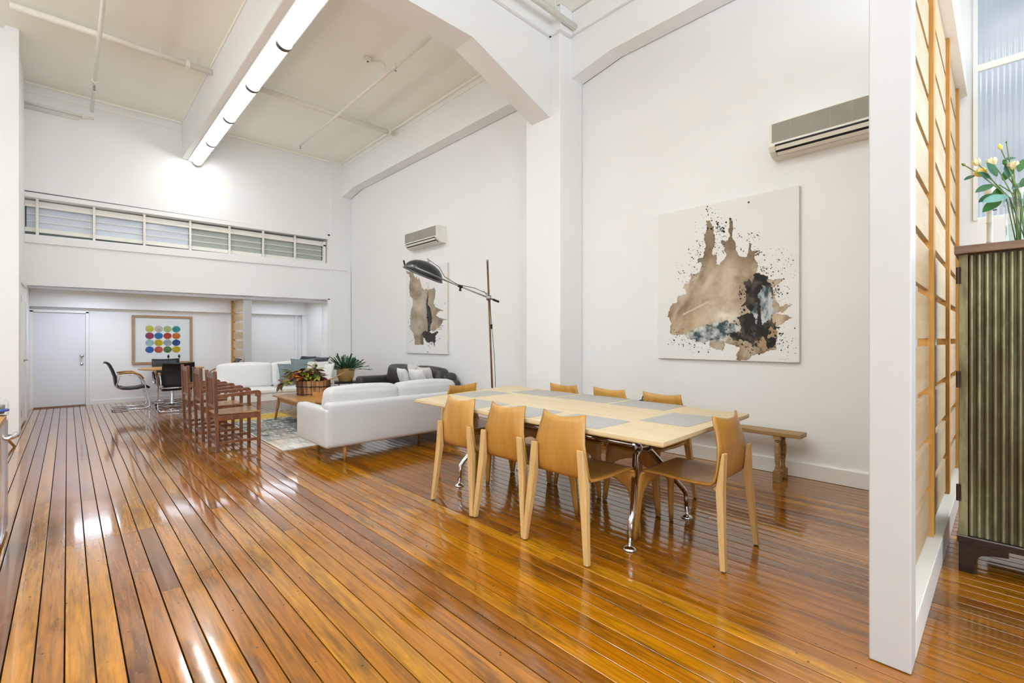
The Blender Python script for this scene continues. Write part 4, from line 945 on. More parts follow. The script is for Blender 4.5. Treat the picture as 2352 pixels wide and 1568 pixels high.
# ================================================================ COFFEE TABLE, BASKET, BOX
ct = thing('coffee_table', 'honey oak coffee table with splayed legs and lower shelf on the rug', 'table', (2.33, 6.66, .009))
cw_, cl_ = .95, 1.26; th = .391
obj('tabletop', MB().box(0, cw_, 0, cl_, th - .025, th), HONEY, ct, bevel=.004)
obj('apron', MB().box(.07, cw_ - .07, .07, .09, th - .10, th - .025).box(.07, cw_ - .07, cl_ - .09, cl_ - .07, th - .10, th - .025).box(.07, .09, .09, cl_ - .09, th - .10, th - .025).box(cw_ - .09, cw_ - .07, .09, cl_ - .09, th - .10, th - .025), HONEY, ct)
obj('shelf', MB().box(.075, cw_ - .075, .09, cl_ - .09, .12, .138), HONEY, ct, bevel=.003)
for x, y, sx, sy in ((.08, .08, -.045, -.045), (cw_ - .08, .08, .045, -.045), (.08, cl_ - .08, -.045, .045), (cw_ - .08, cl_ - .08, .045, .045)):
    obj('leg', MB().tube([(x + sx, y + sy, .0), (x, y, th - .03)], [.015, .024], 12), LEGW, ct, smooth=True)
bx = thing('wooden_box', 'plain pale wooden block box on the coffee table beside the stave tub', 'box', (2.74, 7.20, .40), R(12))
obj('box_body', MB().box(0, .30, 0, .10, 0, .052), CARDB, bx, bevel=.003); obj('box_lid', MB().box(-.003, .303, -.003, .103, .052, .062), CARDB, bx, bevel=.002)
bk = thing('stave_tub', 'oval wooden stave tub with iron handle and long stick on the coffee table', 'tub', (2.79, 7.45, .40), R(-43.5))
NS = 26; A_, B_ = .265, .165
for k in range(NS):
    a0, a1 = 2 * math.pi * (k + .06) / NS, 2 * math.pi * (k + .94) / NS; vs = []
    for rr_ in (1.0, .93):
        for a in (a0, a1):
            for z, q in ((.0, .94), (.225, 1.0)): vs.append((A_ * rr_ * q * math.cos(a), B_ * rr_ * q * math.sin(a), z + (.004 * (k % 3) if z else 0)))
    obj('stave', MB().add(vs, [(0, 2, 3, 1), (4, 5, 7, 6), (0, 4, 6, 2), (1, 3, 7, 5), (0, 1, 5, 4), (2, 6, 7, 3)]), BUCKET, bk)
obj('tub_floor', MB().lathe([(.001, 0), (.9, 0), (.9, .02), (.001, .02)], 24, sx=A_, sy=B_), BUCKET, bk)
obj('soil', MB().lathe([(.001, .17), (.92, .165), (.92, .15), (.001, .15)], 24, sx=A_, sy=B_), DARKGAP, bk)
for z, q in ((.02, .96), (.135, 1.0)):
    obj('iron_hoop', MB().lathe([(q * 1.0, z), (q * 1.012, z), (q * 1.015, z + .012), (q * 1.0, z + .012)], 40, sx=A_, sy=B_), DKIRON, bk)
obj('iron_handle', MB().tube([(.02, -.165, .13), (.02, -.195, .14), (.06, -.20, .15), (.14, -.19, .15), (.17, -.16, .14), (.17, -.13, .13)], .006, 8), DKIRON, bk, smooth=True)
obj('stick', MB().tube([(.06, -.02, .17), (.16, 0, .215), (.30, .03, .26), (.46, .05, .35)], .008, 8), LEGW, bk, smooth=True)
# leaves
def leafmesh(L_, W_, fold=.25, droop=.3, n=6):
    rows = []
    for i in range(n + 1):
        s_ = i / n; w2 = W_ / 2 * math.sin(math.pi * min(1, s_ * .96 + .03)) ** .75; z = -droop * L_ * s_ * s_
        rows.append([(-w2, L_ * s_, z + fold * w2), (0, L_ * s_, z), (w2, L_ * s_, z + fold * w2)])
    return sheet(rows)
CRO = [mat('croton_leaf_olive', lin(158, 158, 62), .35, var=.5, scale=16), mat('croton_leaf_dark', lin(84, 44, 36), .35, var=.5, scale=16), mat('croton_leaf_orange', lin(226, 124, 34), .4, var=.35, scale=16), mat('croton_leaf_green', lin(104, 124, 56), .35, var=.5, scale=16), mat('croton_leaf_rust', lin(154, 78, 38), .35, var=.5, scale=16)]
cp = thing('croton_plant', 'croton plant with olive, orange and dark red leaves growing in the stave tub', 'plant', (2.72, 7.47, .55), R(-43.5))
protos = []
rl = random.Random(5)
stem = MB()
tips = []
for k in range(15):
    a = rl.uniform(0, 6.28); rad = rl.uniform(.02, .22); h = rl.uniform(.10, .34) * (1 - rad * 1.9) + .03
    ex_ = 1.35 if math.cos(a) < 0 else 1.15
    p = Vector((rad * math.cos(a) * ex_ - .05, rad * math.sin(a) * .7, h)); tips.append(p)
    stem.tube([(p.x * .25 - .03, p.y * .25, .0), (p.x * .7, p.y * .7, h * .6), tuple(p)], .0035, 5)
tips.append(Vector((-.38, -.05, .07))); stem.tube([(-.1, -.02, .02), (-.24, -.04, .10), (-.38, -.05, .07)], .0035, 5)
obj('stems', stem, CRO[3], cp)
for k in range(130):
    m_ = CRO[rl.choice([0, 0, 1, 1, 2, 3, 3, 4])]
    key = (m_.name, k % 2)
    pr = next((q for q in protos if q[0] == key), None)
    if pr is None:
        o = obj('leaf', leafmesh(.135 if k % 2 else .165, .058, .3, .35), m_, cp, smooth=True); protos.append((key, o))
    else:
        o = pr[1].copy(); C.objects.link(o)
    p = tips[k % len(tips)]; az = rl.uniform(0, 360)
    el = rl.uniform(-35, 45)
    o.location = p + Vector((0, 0, rl.uniform(-.04, .01))); o.rotation_euler = (R(el), R(rl.uniform(-30, 30)), R(az)); s_ = rl.uniform(.85, 1.25); o.scale = (s_, s_, s_)

# ================================================================ SIDE TABLE AND POT PLANT
PX, PY = 4.02, 9.12
st_ = thing('side_table', 'small round black metal side table in the corner under the pot plant', 'table', (PX, PY, 0))
obj('tabletop', MB().lathe([(.001, .405), (.28, .405), (.285, .412), (.285, .425), (.28, .43), (.001, .43)], 32), BLACK, st_, smooth=False)
for k in range(4):
    a = R(45 + 90 * k); obj('leg', MB().box(-.006, .006, -.006, .006, .001, .406).xf(Matrix.Translation((.268 * math.cos(a), .268 * math.sin(a), 0))), BLACK, st_)
obj('base_ring', MB().tube([(.268 * math.cos(R(a)), .268 * math.sin(R(a)), .012) for a in range(0, 361, 15)], .006, 6), BLACK, st_, smooth=True)
pp = thing('potted_plant', 'green feathery plant in an ochre glazed pot on the black side table', 'plant', (PX + .03, PY, .432))
obj('pot', MB().lathe([(.001, 0), (.125, 0), (.13, .02), (.135, .03), (.165, .12), (.172, .19), (.165, .24), (.17, .262), (.16, .262), (.155, .235), (.001, .225)], 28), CLAY, pp, smooth=True)
rl = random.Random(9); st2 = MB(); lv = MB()
for k in range(64):
    a = k * 2.39996; sp = ((k * 7) % 64 + .5) / 64; L_ = rl.uniform(.22, .32) + .15 * sp
    el = R(78 - 66 * sp); d = Vector((math.cos(a) * math.cos(el), math.sin(a) * math.cos(el), math.sin(el)))
    pts = [Vector((.05 * math.cos(a), .05 * math.sin(a), .23)) + d * L_ * q + Vector((0, 0, -.12 * sp * q * q)) for q in (0, .33, .66, 1)]
    st2.tube([tuple(p) for p in pts], .003, 4)
    for j in range(17):
        q = .12 + .88 * j / 16; p = pts[0].lerp(pts[3], q) + Vector((0, 0, .02 * q * (1 - q)))
        for sgn in (-1, 1):
            side = d.cross(Vector((0, 0, 1))).normalized() * sgn
            dd = (d * .8 + side * .8 + Vector((0, 0, rl.uniform(-.1, .6)))).normalized(); wv = dd.cross(Vector((0, 0, 1))).normalized() * .011
            l_ = rl.uniform(.034, .058)
            lv.add([p, p + dd * l_ * .5 + wv, p + dd * l_, p + dd * l_ * .5 - wv], [(0, 1, 2, 3)])
obj('stems', st2, STEMG, pp); obj('foliage', lv, LEAFG, pp, kind='stuff')

# ================================================================ FLOOR LAMP
lp = thing('floor_lamp', 'industrial floor lamp with dark dome shade on a long angled arm', 'floor lamp', (3.92, 4.46, 0))
lat = Vector((.725, -.688, 0))            # towards the right of the photograph
base = Vector((0, 0, 0)); top = base - lat * .085 + Vector((0, 0, 2.265))
obj('base_plate', MB().lathe([(.001, 0), (.17, 0), (.175, .01), (.165, .022), (.03, .03), (.025, .06), (.001, .06)], 32), BLACK, lp, smooth=True)
obj('pole', MB().tube([base + Vector((0, 0, .03)), base.lerp(top, .5), top], .0125, 12), RUSTPOLE, lp, smooth=True)
obj('pole_cap', MB().lathe([(.001, -.02), (.015, -.02), (.015, .01), (.001, .014)], 12, top), STEEL, lp, smooth=True)
piv = base.lerp(top, (1.27 + (779 - 683) / 1076 * 5.93) / 2.265 * .998)
dirn = (-lat * 1.0 + Vector((0, 0, .40))).normalized()
obj('pivot_clamp', MB().lathe([(.001, -.03), (.03, -.03), (.034, -.02), (.034, .02), (.03, .03), (.001, .03)], 16, piv, M=Matrix.Rotation(R(90), 3, 'X') @ Matrix.Rotation(R(46), 3, 'Y')), STEEL, lp, smooth=True)
obj('clamp_lever', MB().tube([piv, piv + Vector((-.05, .04, .085))], .006, 6), STEEL, lp)
tail = piv - dirn * .13; armend = piv + dirn * .61
obj('arm', MB().tube([tail + dirn * .0, armend], .0095, 10), STEEL, lp, smooth=True)
tw = Vector((-.688, -.725, 0))
obj('yoke', MB().tube([piv + dirn * .60, piv + dirn * .66 + tw * .05, piv + dirn * .80 + tw * .16, piv + dirn * .99 + tw * .17], .010, 8).lathe([(.001, -.02), (.016, -.016), (.016, .016), (.001, .02)], 10, piv + dirn * 1.0 + tw * .17), STEEL, lp, smooth=True)
obj('tail_grip', MB().tube([tail - dirn * .01, tail + dirn * .075], .0145, 10), BLACK, lp, smooth=True)
nx = piv + dirn * .39
obj('knuckle', MB().tube([nx - dirn * .03, nx + dirn * .03], .018, 10).tube([nx, nx + Vector((0, 0, -.035))], .012, 8).lathe([(.001, -.06), (.016, -.058), (.018, -.04), (.001, -.035)], 10, nx), BLACK, lp, smooth=True)
# dome shade, rim plane parallel to the arm
dc = piv + dirn * .905 + Vector((0, 0, .02)) + Vector((.688, .725, 0)) * .13
zax = (Vector((0, 0, 1)) - dirn * Vector((0, 0, 1)).dot(dirn)).normalized(); xax = dirn; yax = zax.cross(xax)
Md = Matrix((xax, yax, zax)).transposed()
pr = [(.268, -.055), (.262, -.035), (.245, .01), (.215, .05), (.17, .085), (.11, .11), (.05, .122), (.001, .125)]
obj('shade', MB().lathe(pr, 40, dc, M=Md), DARKGREEN, lp, smooth=True, solid=.004)
obj('shade_lip', MB().tube([dc + Md @ Vector((.268 * math.cos(R(a)), .268 * math.sin(R(a)), -.055)) for a in range(0, 361, 10)], .005, 6), DARKGREEN, lp, smooth=True)
hw_ = MB().tube([dc + Md @ Vector((.0, 0, .12)), dc + Md @ Vector((.0, 0, .15))], .012, 8).tube([dc + Md @ Vector((-.03, 0, .15)), dc + Md @ Vector((.03, 0, .165))], .006, 6)
obj('wing_nut', hw_, STEEL, lp)
obj('shade_tab', MB().tube([dc + Md @ Vector((.26, 0, -.03)), dc + Md @ Vector((.30, 0, .03))], .012, 6), BLACK, lp)
obj('bulb', MB().lathe([(.001, -.02), (.03, -.005), (.035, .02), (.02, .05), (.014, .08), (.001, .085)], 14, dc, M=Md), WHITEPL, lp, smooth=True)
cord = [dc + Md @ Vector((-.02, 0, .15)), dc + Md @ Vector((-.16, 0, .12)), dc + Md @ Vector((-.27, 0, .03)), piv + dirn * .42 + Vector((0, 0, .01)), piv + dirn * .2 + Vector((0, 0, .05)), piv + Vector((0, 0, .045))]
obj('cord', MB().tube(cord, .004, 6), BLACK, lp, smooth=True)
c2 = [piv.lerp(base, q) + lat * (.014 + .03 * math.sin(q * 3.1) ** 2) for q in (0, .1, .2, .3, .4, .5, .6, .7, .8, .9, .97)]
obj('cord', MB().tube(c2, .0035, 6), BLACK, lp, smooth=True)
sp_ = base.lerp(top, 1.43 / 2.265) + lat * .018
obj('switch', MB().box(-.012, .012, -.012, .012, -.03, .03).xf(Matrix.Translation(sp_)), BLACK, lp, bevel=.003)

# ================================================================ SLAT-BACK ARMCHAIRS (face +x)
def oakchair():
    t = thing('slat_armchair', '', 'chair', (0, 0, 0))
    W2 = .21; D = .42; H = .91
    def leg(x, y, z1, z2=None, sl=0):
        return MB().hexa([(x - .017, y - .017, .001), (x + .017, y - .017, .001), (x + .017, y + .017, .001), (x - .017, y + .017, .001)], [(x - .017 + sl, y - .017, z1), (x + .017 + sl, y - .017, z1), (x + .017 + sl, y + .017, z1), (x - .017 + sl, y + .017, z1)])
    for y in (-W2, W2):
        obj('rear_post', leg(0, y, H, sl=-.03), OAKD, t, bevel=.003)
        obj('leg', leg(D, y, .625), OAKD, t, bevel=.003)
        # armrest with rounded front corner, notched underside
        pf = [(-.02, .60), (.10, .615), (.10, .622), (.20, .624), (.20, .618), (.30, .622), (.30, .63), (.385, .634), (.385, .60), (D + .02, .60), (D + .02, .645), (D + .008, .664), (D - .012, .672), (-.03, .645)]
        obj('armrest', MB().prism(pf, 'y', y - .02, y + .02), OAKD, t, bevel=.003)
        obj('side_rail', MB().box(.0, D, y - .012, y + .012, .352, .41), OAKD, t, bevel=.002)
        obj('stretcher', MB().box(.015, D - .01, y - .013, y + .013, .085, .115), OAKD, t, bevel=.002)
    obj('seat', MB().hexa([(-.012, -W2 + .018, .415), (D + .02, -W2 - .02, .415), (D + .02, W2 + .02, .415), (-.012, W2 - .018, .415)], [(-.012, -W2 + .018, .432), (D + .02, -W2 - .02, .438), (D + .02, W2 + .02, .438), (-.012, W2 - .018, .432)]), OAKT, t, bevel=.004)
    obj('seat_rail', MB().box(.0, .02, -W2, W2, .352, .412).box(D - .01, D + .01, -W2, W2, .352, .412), OAKD, t)
    obj('rear_stretcher', MB().box(-.012, .012, -W2, W2, .085, .12), OAKD, t, bevel=.002)
    obj('cross_stretcher', MB().box(D * .55, D * .55 + .028, -W2, W2, .088, .11), OAKD, t, bevel=.002)
    obj('top_rail', MB().box(-.037, -.014, -W2, W2, .825, .89), OAKD, t, bevel=.004)
    obj('lower_rail', MB().box(-.026, -.006, -W2, W2, .49, .525), OAKD, t, bevel=.003)
    for y in (-.105, -.035, .035, .105):
        obj('slat', MB().hexa([(-.020, y - .014, .52), (-.010, y - .014, .52), (-.010, y + .014, .52), (-.020, y + .014, .52)], [(-.031, y - .014, .83), (-.021, y - .014, .83), (-.021, y + .014, .83), (-.031, y + .014, .83)]), OAKD, t)
    return t
oc = oakchair(); G3 = 'dark oak slat-back armchairs in a row'
oc.location = (1.225, 6.30, 0); oc['label'] = 'dark oak slat-back armchair, nearest the camera in the row of three'; oc['group'] = G3
dup(oc, (1.23, 7.10, 0), 0, 'dark oak slat-back armchair, middle one in the row of three', G3)
dup(oc, (1.22, 7.88, 0), 0, 'dark oak slat-back armchair, nearest the round table in the row of three', G3)

# ================================================================ CANTILEVER OFFICE CHAIRS (face +x), round table
def cantilever():
    t = thing('cantilever_chair', '', 'chair', (0, 0, 0))
    w_ = .25
    fr = MB()
    for s_ in (-1, 1):
        y = s_ * w_
        pts = [(-.28, y, .02), (.10, y, .02), (.19, y, .02), (.235, y, .045), (.24, y, .09), (.20, y, .30), (.155, y, .50), (.11, y, .585), (.03, y, .635), (-.10, y, .64), (-.19, y, .62), (-.20, y * .97, .56), (-.23, y * .95, .44), (-.22, y * .93, .41), (-.12, y * .92, .40)]
        fr.tube(pts, .0115, 8)
        ar = obj('armrest', MB().tube([(-.20, y, .655), (-.10, y, .667), (.02, y, .665), (.10, y, .62), (.15, y, .555)], [.014, .017, .018, .016, .012], 8), LEGW, t, smooth=True)
    fr.tube([(-.28, -w_, .02), (-.28, w_, .02)], .0115, 8)
    fr.tube([(-.23, -w_ * .93, .42), (-.24, 0, .42), (-.23, w_ * .93, .42)], .011, 8)
    obj('frame', fr, CHROME, t, smooth=True)
    rows = []
    for (x, z) in [(-.20, .43), (-.14, .405), (-.05, .395), (.06, .40), (.15, .42), (.22, .415), (.25, .39)]:
        rows.append([(x, -.215 + .43 * j / 6, z + .004 * math.sin(j)) for j in range(7)])
    obj('seat', sheet(rows), BLKLEATHER, t, smooth=True, solid=.038)
    rows = []
    for (x, z, ww_) in [(-.20, .44, .20), (-.215, .50, .215), (-.225, .60, .225), (-.26, .72, .23), (-.30, .82, .23), (-.335, .865, .228), (-.375, .872, .222)]:
        rows.append([(x - .02 * (1 - (-1 + 2 * j / 6) ** 2) - 0.0, ww_ * (-1 + 2 * j / 6), z - .01 * (1 - (-1 + 2 * j / 6) ** 2)) for j in range(7)])
    obj('backrest', sheet(rows), BLKLEATHER, t, smooth=True, solid=.022)
    return t
oc2 = cantilever(); G4 = 'black leather cantilever chairs'
oc2.location = (.86, 11.08, 0); oc2['label'] = 'black leather cantilever chair in profile at the left of the round table'; oc2['group'] = G4
dup(oc2, (1.42, 10.26, 0), R(88), 'black leather cantilever chair showing its back in front of the round table', G4)
dup(oc2, (1.50, 11.62, 0), R(-85), 'black leather cantilever chair behind the round table against the wall', G4)
dup(oc2, (2.22, 10.98, 0), R(176), 'black leather cantilever chair at the right of the round table', G4)
dup(oc2, (3.80, 11.2, 0), R(200), 'black chair back behind the off-white sofa, left of the pair', G4)
dup(oc2, (3.79, 10.40, 0), R(200), 'black chair back behind the off-white sofa, right of the pair', G4)
rt = thing('round_table', 'small round honey wood table with chrome pedestal in the back room', 'table', (1.45, 10.97, 0))
obj('tabletop', MB().lathe([(.001, .705), (.50, .705), (.515, .712), (.515, .727), (.508, .732), (.001, .732)], 40), HONEY, rt)
obj('pedestal', MB().lathe([(.001, .02), (.05, .02), (.045, .06), (.03, .10), (.026, .6), (.05, .66), (.16, .695), (.16, .705), (.001, .705)], 20), CHROME, rt, smooth=True)
for k in range(4):
    a = R(40 + 90 * k); d = Vector((math.cos(a), math.sin(a), 0))
    b_ = obj('base_arm', MB().tube([d * .03 + Vector((0, 0, .06)), d * .34 + Vector((0, 0, .03))], [.022, .014], 8), CHROME, rt, smooth=True)
    obj('glide', MB().lathe([(.001, 0), (.018, 0), (.016, .02), (.001, .025)], 10, d * .335), BLKRUB, b_)
for (x, y), lb in zip(((1.394, 10.97), (1.562, 10.97)), ('black candle holder on the round table, left of the pair', 'black candle holder on the round table, right of the pair')):
    t = thing('candle_holder', lb, 'candle holder', (x, y, .732), 0, 'black candle holders on the round table')
    obj('stem', MB().lathe([(.001, 0), (.03, 0), (.03, .006), (.007, .012), (.006, .19), (.001, .19)], 12), BLACK, t, smooth=True)
    obj('cup', MB().lathe([(.006, .185), (.02, .20), (.022, .212), (.014, .222), (.012, .245), (.001, .245)], 12), BLACK, t, smooth=True)

# ================================================================ TIMBER SCREENS
def screen(label, x0, x1, y0, zt, loc, rot, studs, pitch=.2757, slat0=-.0, base=.15, post=True, top=True):
    """local: runs along +x from the post; front face y=0, depth +y"""
    t = thing('timber_screen', label, 'screen', loc, rot)
    L_ = x1 - x0
    obj('post', MB().box(0, .13, 0, .13, .001, zt + .3), POSTW, t, bevel=.006, seg=3)
    obj('plinth', MB().box(.131, L_, 0, .13, .001, base), GLOSSW, t, bevel=.004)
    if top: obj('top_rail', MB().box(.131, L_, -.01, .13, zt, zt + .3), GLOSSW, t, bevel=.004)
    ends = [.131] + [e for s_ in studs for e in (s_ - .045, s_ + .045)] + [L_]
    for s_ in studs: obj('stud', MB().box(s_ - .045, s_ + .045, .034, .103, base + .001, zt - .001), TIMB, t, bevel=.002)
    k0 = math.ceil((base - 1.274) / pitch - .2)
    for i in range(0, len(ends), 2):
        proto = None
        for k in range(k0, 40):
            zb = 1.274 + k * pitch; zt_ = zb + pitch - .043
            zb = max(zb, base + .002)
            if zb > zt - .05: break
            zt_ = min(zt_, zt - .002)
            if zt_ - zb < .03: continue
            full = abs((zt_ - zb) - (pitch - .043)) < 1e-6
            if full and proto:
                o = proto.copy(); C.objects.link(o); o.location = (0, 0, zb)
            else:
                o = obj('slat', MB().box(ends[i] + .001, ends[i + 1] - .001, .055, .078, 0, zt_ - zb), SLATW, t, bevel=.0015); o.location = (0, 0, zb)
                if full: proto = o
    return t
screen('tall slatted pine screen with white post and plinth beside the steel cabinet', 2.31, 5.86, .245, 3.45, (2.31, .245, 0), 0, [1.28, 2.36, 3.35])
# the back room's screen runs away from us along +y
screen('short slatted pine screen with white post in the back room by the off-white sofa', 0, 1.32, 0, 2.14, (2.795, 10.86, 0), R(90), [1.2], pitch=.20, base=.12, top=False)
for o in C.objects:
    pass

# ================================================================ STEEL CABINET
cb_ = thing('steel_cabinet', 'corrugated steel cabinet with wooden top beside the slatted screen', 'cabinet', (3.56, 0, 0))
Yl, Yr, D_ = .178, -.62, .55
obj('top_board', MB().box(-.045, D_ + .02, Yr - .02, Yl + .016, 1.735, 1.777), TOPWOOD, cb_, bevel=.003)
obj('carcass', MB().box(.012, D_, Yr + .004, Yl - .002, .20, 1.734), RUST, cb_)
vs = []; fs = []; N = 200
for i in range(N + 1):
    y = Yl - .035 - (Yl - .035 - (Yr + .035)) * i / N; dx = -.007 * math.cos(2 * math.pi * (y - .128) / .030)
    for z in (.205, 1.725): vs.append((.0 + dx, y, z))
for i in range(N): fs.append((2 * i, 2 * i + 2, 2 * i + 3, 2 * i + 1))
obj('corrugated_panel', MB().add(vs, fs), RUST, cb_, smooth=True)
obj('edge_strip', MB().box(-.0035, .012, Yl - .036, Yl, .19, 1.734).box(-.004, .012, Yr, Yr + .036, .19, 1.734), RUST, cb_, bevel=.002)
for z in (.43, 1.62, 1.05): obj('hinge', MB().box(-.012, .0, Yl - .01, Yl + .004, z - .045, z + .045).tube([(-.010, Yl + .004, z - .045), (-.010, Yl + .004, z + .045)], .006, 8), DKIRON, cb_)
obj('base_rail', MB().box(-.014, D_, Yr - .006, Yl + .006, .160, .195), DKIRON, cb_, bevel=.003)
obj('rail_highlight_lip', MB().box(-.016, D_ - .01, Yr - .008, Yl + .008, .195, .200), STEEL, cb_)
def footp(ys_, sg):
    pf = [(0, 0), (.062, 0), (.062, .055), (.068, .085), (.088, .108), (.13, .120), (.19, .128), (.19, .160), (0, .160)]
    return MB().prism([(ys_ - sg * a, b_) for a, b_ in pf], 'x', -.010, .05)
for ys_, sg in ((Yl, 1), (Yr, -1)):
    f_ = obj('foot', footp(ys_, sg), DKIRON, cb_, bevel=.002)
    rr_ = MB()
    for z in (.010, .020, .030): rr_.box(-.0135, -.010, min(ys_ - sg * .003, ys_ - sg * .072), max(ys_ - sg * .003, ys_ - sg * .072), z, z + .004)
    obj('ridges', rr_, DKIRON, f_)
    obj('foot', MB().box(D_ - .06, D_, min(ys_, ys_ - sg * .06), max(ys_, ys_ - sg * .06), .001, .16), DKIRON, cb_)
obj('rear_apron', MB().box(D_ - .03, D_, Yr + .1, Yl - .1, .10, .16), DKIRON, cb_)
# vase of lisianthus
vz = 1.777
vs_ = thing('glass_vase', 'clear straight glass vase with pale rim on the cabinet top', 'vase', (3.70, -.055, vz))
obj('glass', MB().lathe([(.001, .004), (.050, .004), (.056, .012), (.060, .24), (.064, .25), (.062, .25), (.057, .24), (.053, .014), (.001, .010)], 28), CLEAR, vs_, smooth=True)
obj('rim_band', MB().lathe([(.0605, .215), (.066, .218), (.067, .245), (.0605, .25)], 28), glass_mat('milky_glass', (.8, .84, .86, 1), .1), vs_, smooth=True)
obj('water', MB().lathe([(.001, .012), (.052, .014), (.055, .11), (.001, .11)], 24), glass_mat('water', (.90, .97, .96, 1)), vs_, smooth=True)
def flower(label, tip, m, kind='rose', s_=1.0, foot=None):
    foot = foot or (3.70 + random.uniform(-.02, .02), -.055 + random.uniform(-.02, .02), vz + .02)
    t = thing('lisianthus', label, 'flower', foot, 0, 'lisianthus stems in the glass vase')
    q = Vector(tip) - Vector(foot); mid = Vector((q.x * .25, q.y * .25, .24)); m2 = q.lerp(mid, .35) + Vector((0, 0, .01))
    obj('stem', MB().tube([(0, 0, 0), tuple(mid * .5), tuple(mid), tuple(m2), tuple(q)], .0028, 6), STEMG, t, smooth=True)
    d = (q - m2).normalized(); M = d.to_track_quat('Z', 'Y').to_matrix()
    if kind == 'bud':
        obj('bud', MB().lathe([(.001, 0), (.008 * s_, .006), (.012 * s_, .02 * s_), (.007 * s_, .036 * s_), (.001, .044 * s_)], 12, q, M=M), m, t, smooth=True)
    else:
        n = 6
        for ring, (r0, r1, h) in enumerate(((.012, .030, .052), (.008, .018, .058))):
            for k in range(n):
                a = 2 * math.pi * (k + ring * .5) / n; rows = []
                for i in range(6):
                    u = i / 5; rad = (r0 * .4 + (r1 - r0 * .4) * math.sin(u * 1.75)) * s_; z = h * s_ * u; ww_ = .017 * s_ * math.sin(math.pi * (.12 + .72 * u))
                    rows.append([tuple(q + M @ Vector((rad * math.cos(a) - v_ * ww_ * math.sin(a), rad * math.sin(a) + v_ * ww_ * math.cos(a), z - .004 * v_ * v_))) for v_ in (-1, 0, 1)])
                obj('petal', sheet(rows), m, t, smooth=True)
    return t, q
def yz(px, py, x=3.70):   # photo pixel to the plane of the vase
    tt = (px - 1176) / 1076; c_, s2 = math.cos(R(43.5)), math.sin(R(43.5)); k = x / (s2 + c_ * tt); return (x, (c_ - s2 * tt) * k, 1.27 + (779 - py) / 1076 * k)
VF = (3.70, -.055, vz + .02)
flower('half-open pale yellow lisianthus hanging to the left, lowest bloom', yz(2262, 402), PETALY, 'rose', .85)
flower('small cream lisianthus bloom pointing left above the yellow one', yz(2248, 378), PETAL, 'rose', .62)
flower('round cream lisianthus bloom in the middle of the bunch', yz(2283, 378), PETAL, 'rose', .72)
flower('round cream lisianthus bloom at the right by the frame edge', yz(2328, 388), PETAL, 'rose', .72)
flower('yellow lisianthus bud standing highest on its stem', yz(2300, 344), PETALY, 'bud', .9)
flower('thin pale green lisianthus bud farthest to the left', yz(2218, 381), STEMG, 'bud', .6)
flower('greenish lisianthus bud between the two round blooms', yz(2312, 380), LEAFF, 'bud', .9)
flower('tiny green lisianthus tip beside the highest bud', yz(2312, 330), LEAFF, 'bud', .35)
fo = thing('leaf_spray', 'broad green and blue-green leaves around the rim of the glass vase', 'foliage', VF)
rl = random.Random(3)
obj('stems', MB().tube([(0, 0, 0), (.0, .0, .25), (.0, .05, .36)], .003, 6).tube([(.01, .01, 0), (.0, -.02, .25), (0, -.06, .37)], .003, 6).tube([(-.01, .01, 0), (.0, .02, .25), (0, .08, .32)], .003, 6), STEMG, fo)
lf = [(2281, 424, 200, .075, LEAFG), (2300, 455, 215, .09, LEAFF), (2315, 450, 190, .10, LEAFT), (2290, 405, 120, .07, LEAFG), (2305, 415, 60, .075, LEAFF), (2325, 435, 30, .08, LEAFT), (2332, 460, -10, .10, LEAFF), (2345, 430, 50, .08, LEAFG), (2308, 368, 20, .05, LEAFG), (2275, 410, 150, .06, LEAFG), (2318, 408, 100, .06, LEAFT), (2240, 402, 200, .05, LEAFG), (2295, 430, 250, .07, LEAFF), (2340, 395, 70, .06, LEAFF), (2284, 445, 205, .07, LEAFG)]
for px, py, an, L_, m_ in lf:
    p = Vector(yz(px, py, 3.70 + rl.uniform(-.03, .03))) - Vector(VF)
    o = obj('leaf', leafmesh(L_ * 1.3, L_ * .58, .15, .12, 7), m_, fo, smooth=True)
    # leaf lies in the plane facing the camera: local y -> direction in photo
    a = R(an); rgt = Vector((.725, -.688, 0)); d = rgt * math.cos(a) + Vector((0, 0, 1)) * math.sin(a); nrm = (Vector((-.9, -.1, 0)) + Vector((0, 0, .5)) + Vector((rl.uniform(-.3, .3), rl.uniform(-.3, .3), 0)))
    nrm = (nrm - d * nrm.dot(d)).normalized(); xx = d.cross(nrm)
    Mx = Matrix((xx, d, nrm)).transposed().to_4x4(); Mx.translation = p; o.matrix_local = Mx
for px, lb, xx in ((2273, 'white ringed slender candlestick on the cabinet, left of the vase', 3.86), (2341, 'white ringed slender candlestick on the cabinet behind the flowers', 3.88)):
    yy = yz(px, 500, xx)[1]
    t = thing('stand', lb, 'stand', (xx, yy, vz), 0, 'white ringed stands on the cabinet')  # slender ringed white posts, purpose unknown
    pr = [(.001, 0), (.026, 0), (.024, .01), (.013, .03), (.0125, .05), (.016, .055), (.0125, .06), (.0125, .16), (.0165, .165), (.0125, .17), (.0125, .26), (.0165, .265), (.0125, .27), (.012, .31), (.02, .33), (.024, .36), (.014, .37), (.001, .37)]
    obj('shaft', MB().lathe(pr, 16), WHITEPL, t, smooth=True)
    obj('pin', MB().tube([(0, -.03, .235), (0, .03, .235)], .003, 6), BLACK, t)

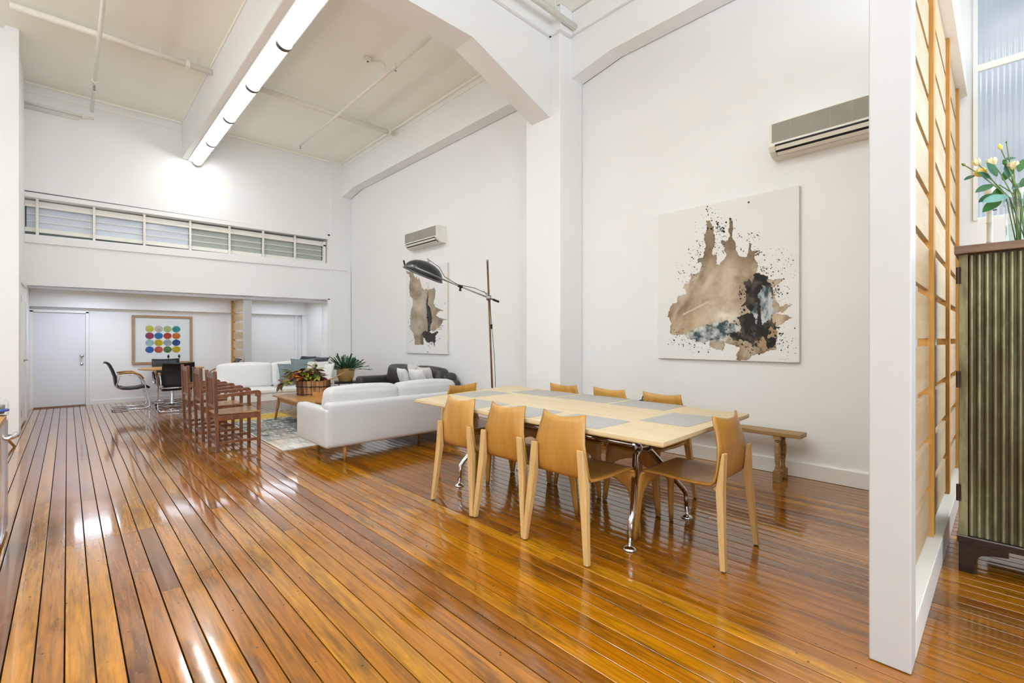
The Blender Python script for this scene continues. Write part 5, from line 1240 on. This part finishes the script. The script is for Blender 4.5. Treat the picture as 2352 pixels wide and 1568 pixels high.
# ================================================================ LEFT EDGE: CABINET, JAR, STOOL
kc = thing('bar_cart', 'wooden cabinet with rounded chrome side at the left frame edge', 'cabinet', (-.29, 4.72, 0))
def rrect(x0, x1, y0, y1, r, n=6):
    p = []
    for cx, cy, a in ((x1 - r, y1 - r, 0), (x0 + r, y1 - r, 90), (x0 + r, y0 + r, 180), (x1 - r, y0 + r, 270)):
        for i in range(n + 1): q = R(a + 90 * i / n); p.append((cx + r * math.cos(q), cy + r * math.sin(q)))
    return p
obj('chrome_side', MB().prism(rrect(-.60, 0, -.85, 0, .10), 'z', .03, .735), CHROME, kc, smooth=False, bevel=.0)
smart(kids(kc)[0], 40)
obj('wooden_front', MB().box(-.50, -.06, -.865, -.851, .06, .72), OAKD, kc, bevel=.003)
obj('top', MB().prism(rrect(-.61, -.005, -.86, -.03, .09), 'z', .736, .762), HONEY, kc)
obj('foot_plinth', MB().box(-.55, -.06, -.8, -.06, .001, .03), BLACK, kc)
obj('handle', MB().tube([(-.02, -.12, .60), (.02, -.10, .61), (.035, -.06, .615), (.03, -.03, .62)], [.012, .016, .018, .016], 10), CHROME, kc, smooth=True)
jr = thing('glass_jar', 'clear glass jar with blue rim on the cabinet at the left edge', 'jar', (-.345, 4.60, .762))
jr.scale = (1, 1, .72)
obj('jar_glass', MB().lathe([(.001, 0), (.055, 0), (.06, .01), (.06, .11), (.05, .15), (.02, .165), (.001, .166)], 20), CLEAR, jr, smooth=True)
obj('blue_rim', MB().lathe([(.0605, .04), (.063, .045), (.063, .058), (.0605, .06)], 20), mat('blue_band', lin(60, 80, 170), .4), jr, smooth=True)
obj('steel_lid', MB().lathe([(.001, .10), (.045, .10), (.04, .02), (.001, .02)], 16), STEEL, jr, smooth=True)
so = thing('wooden_stool', 'wooden stool with splayed orange legs at the left frame edge', 'stool', (-.85, 8.02, 0))
obj('seat', MB().lathe([(.001, .44), (.17, .44), (.18, .455), (.17, .47), (.001, .475)], 24), OAKD, so)
for k in range(4):
    a = R(5 + 90 * k); d = Vector((math.cos(a), math.sin(a), 0))
    obj('leg', MB().tube([d * .40 + Vector((0, 0, .001)), d * .15 + Vector((0, 0, .445))], [.013, .018], 10), LEGW, so, smooth=True)
print('boards', nb, 'objects', len(C.objects))
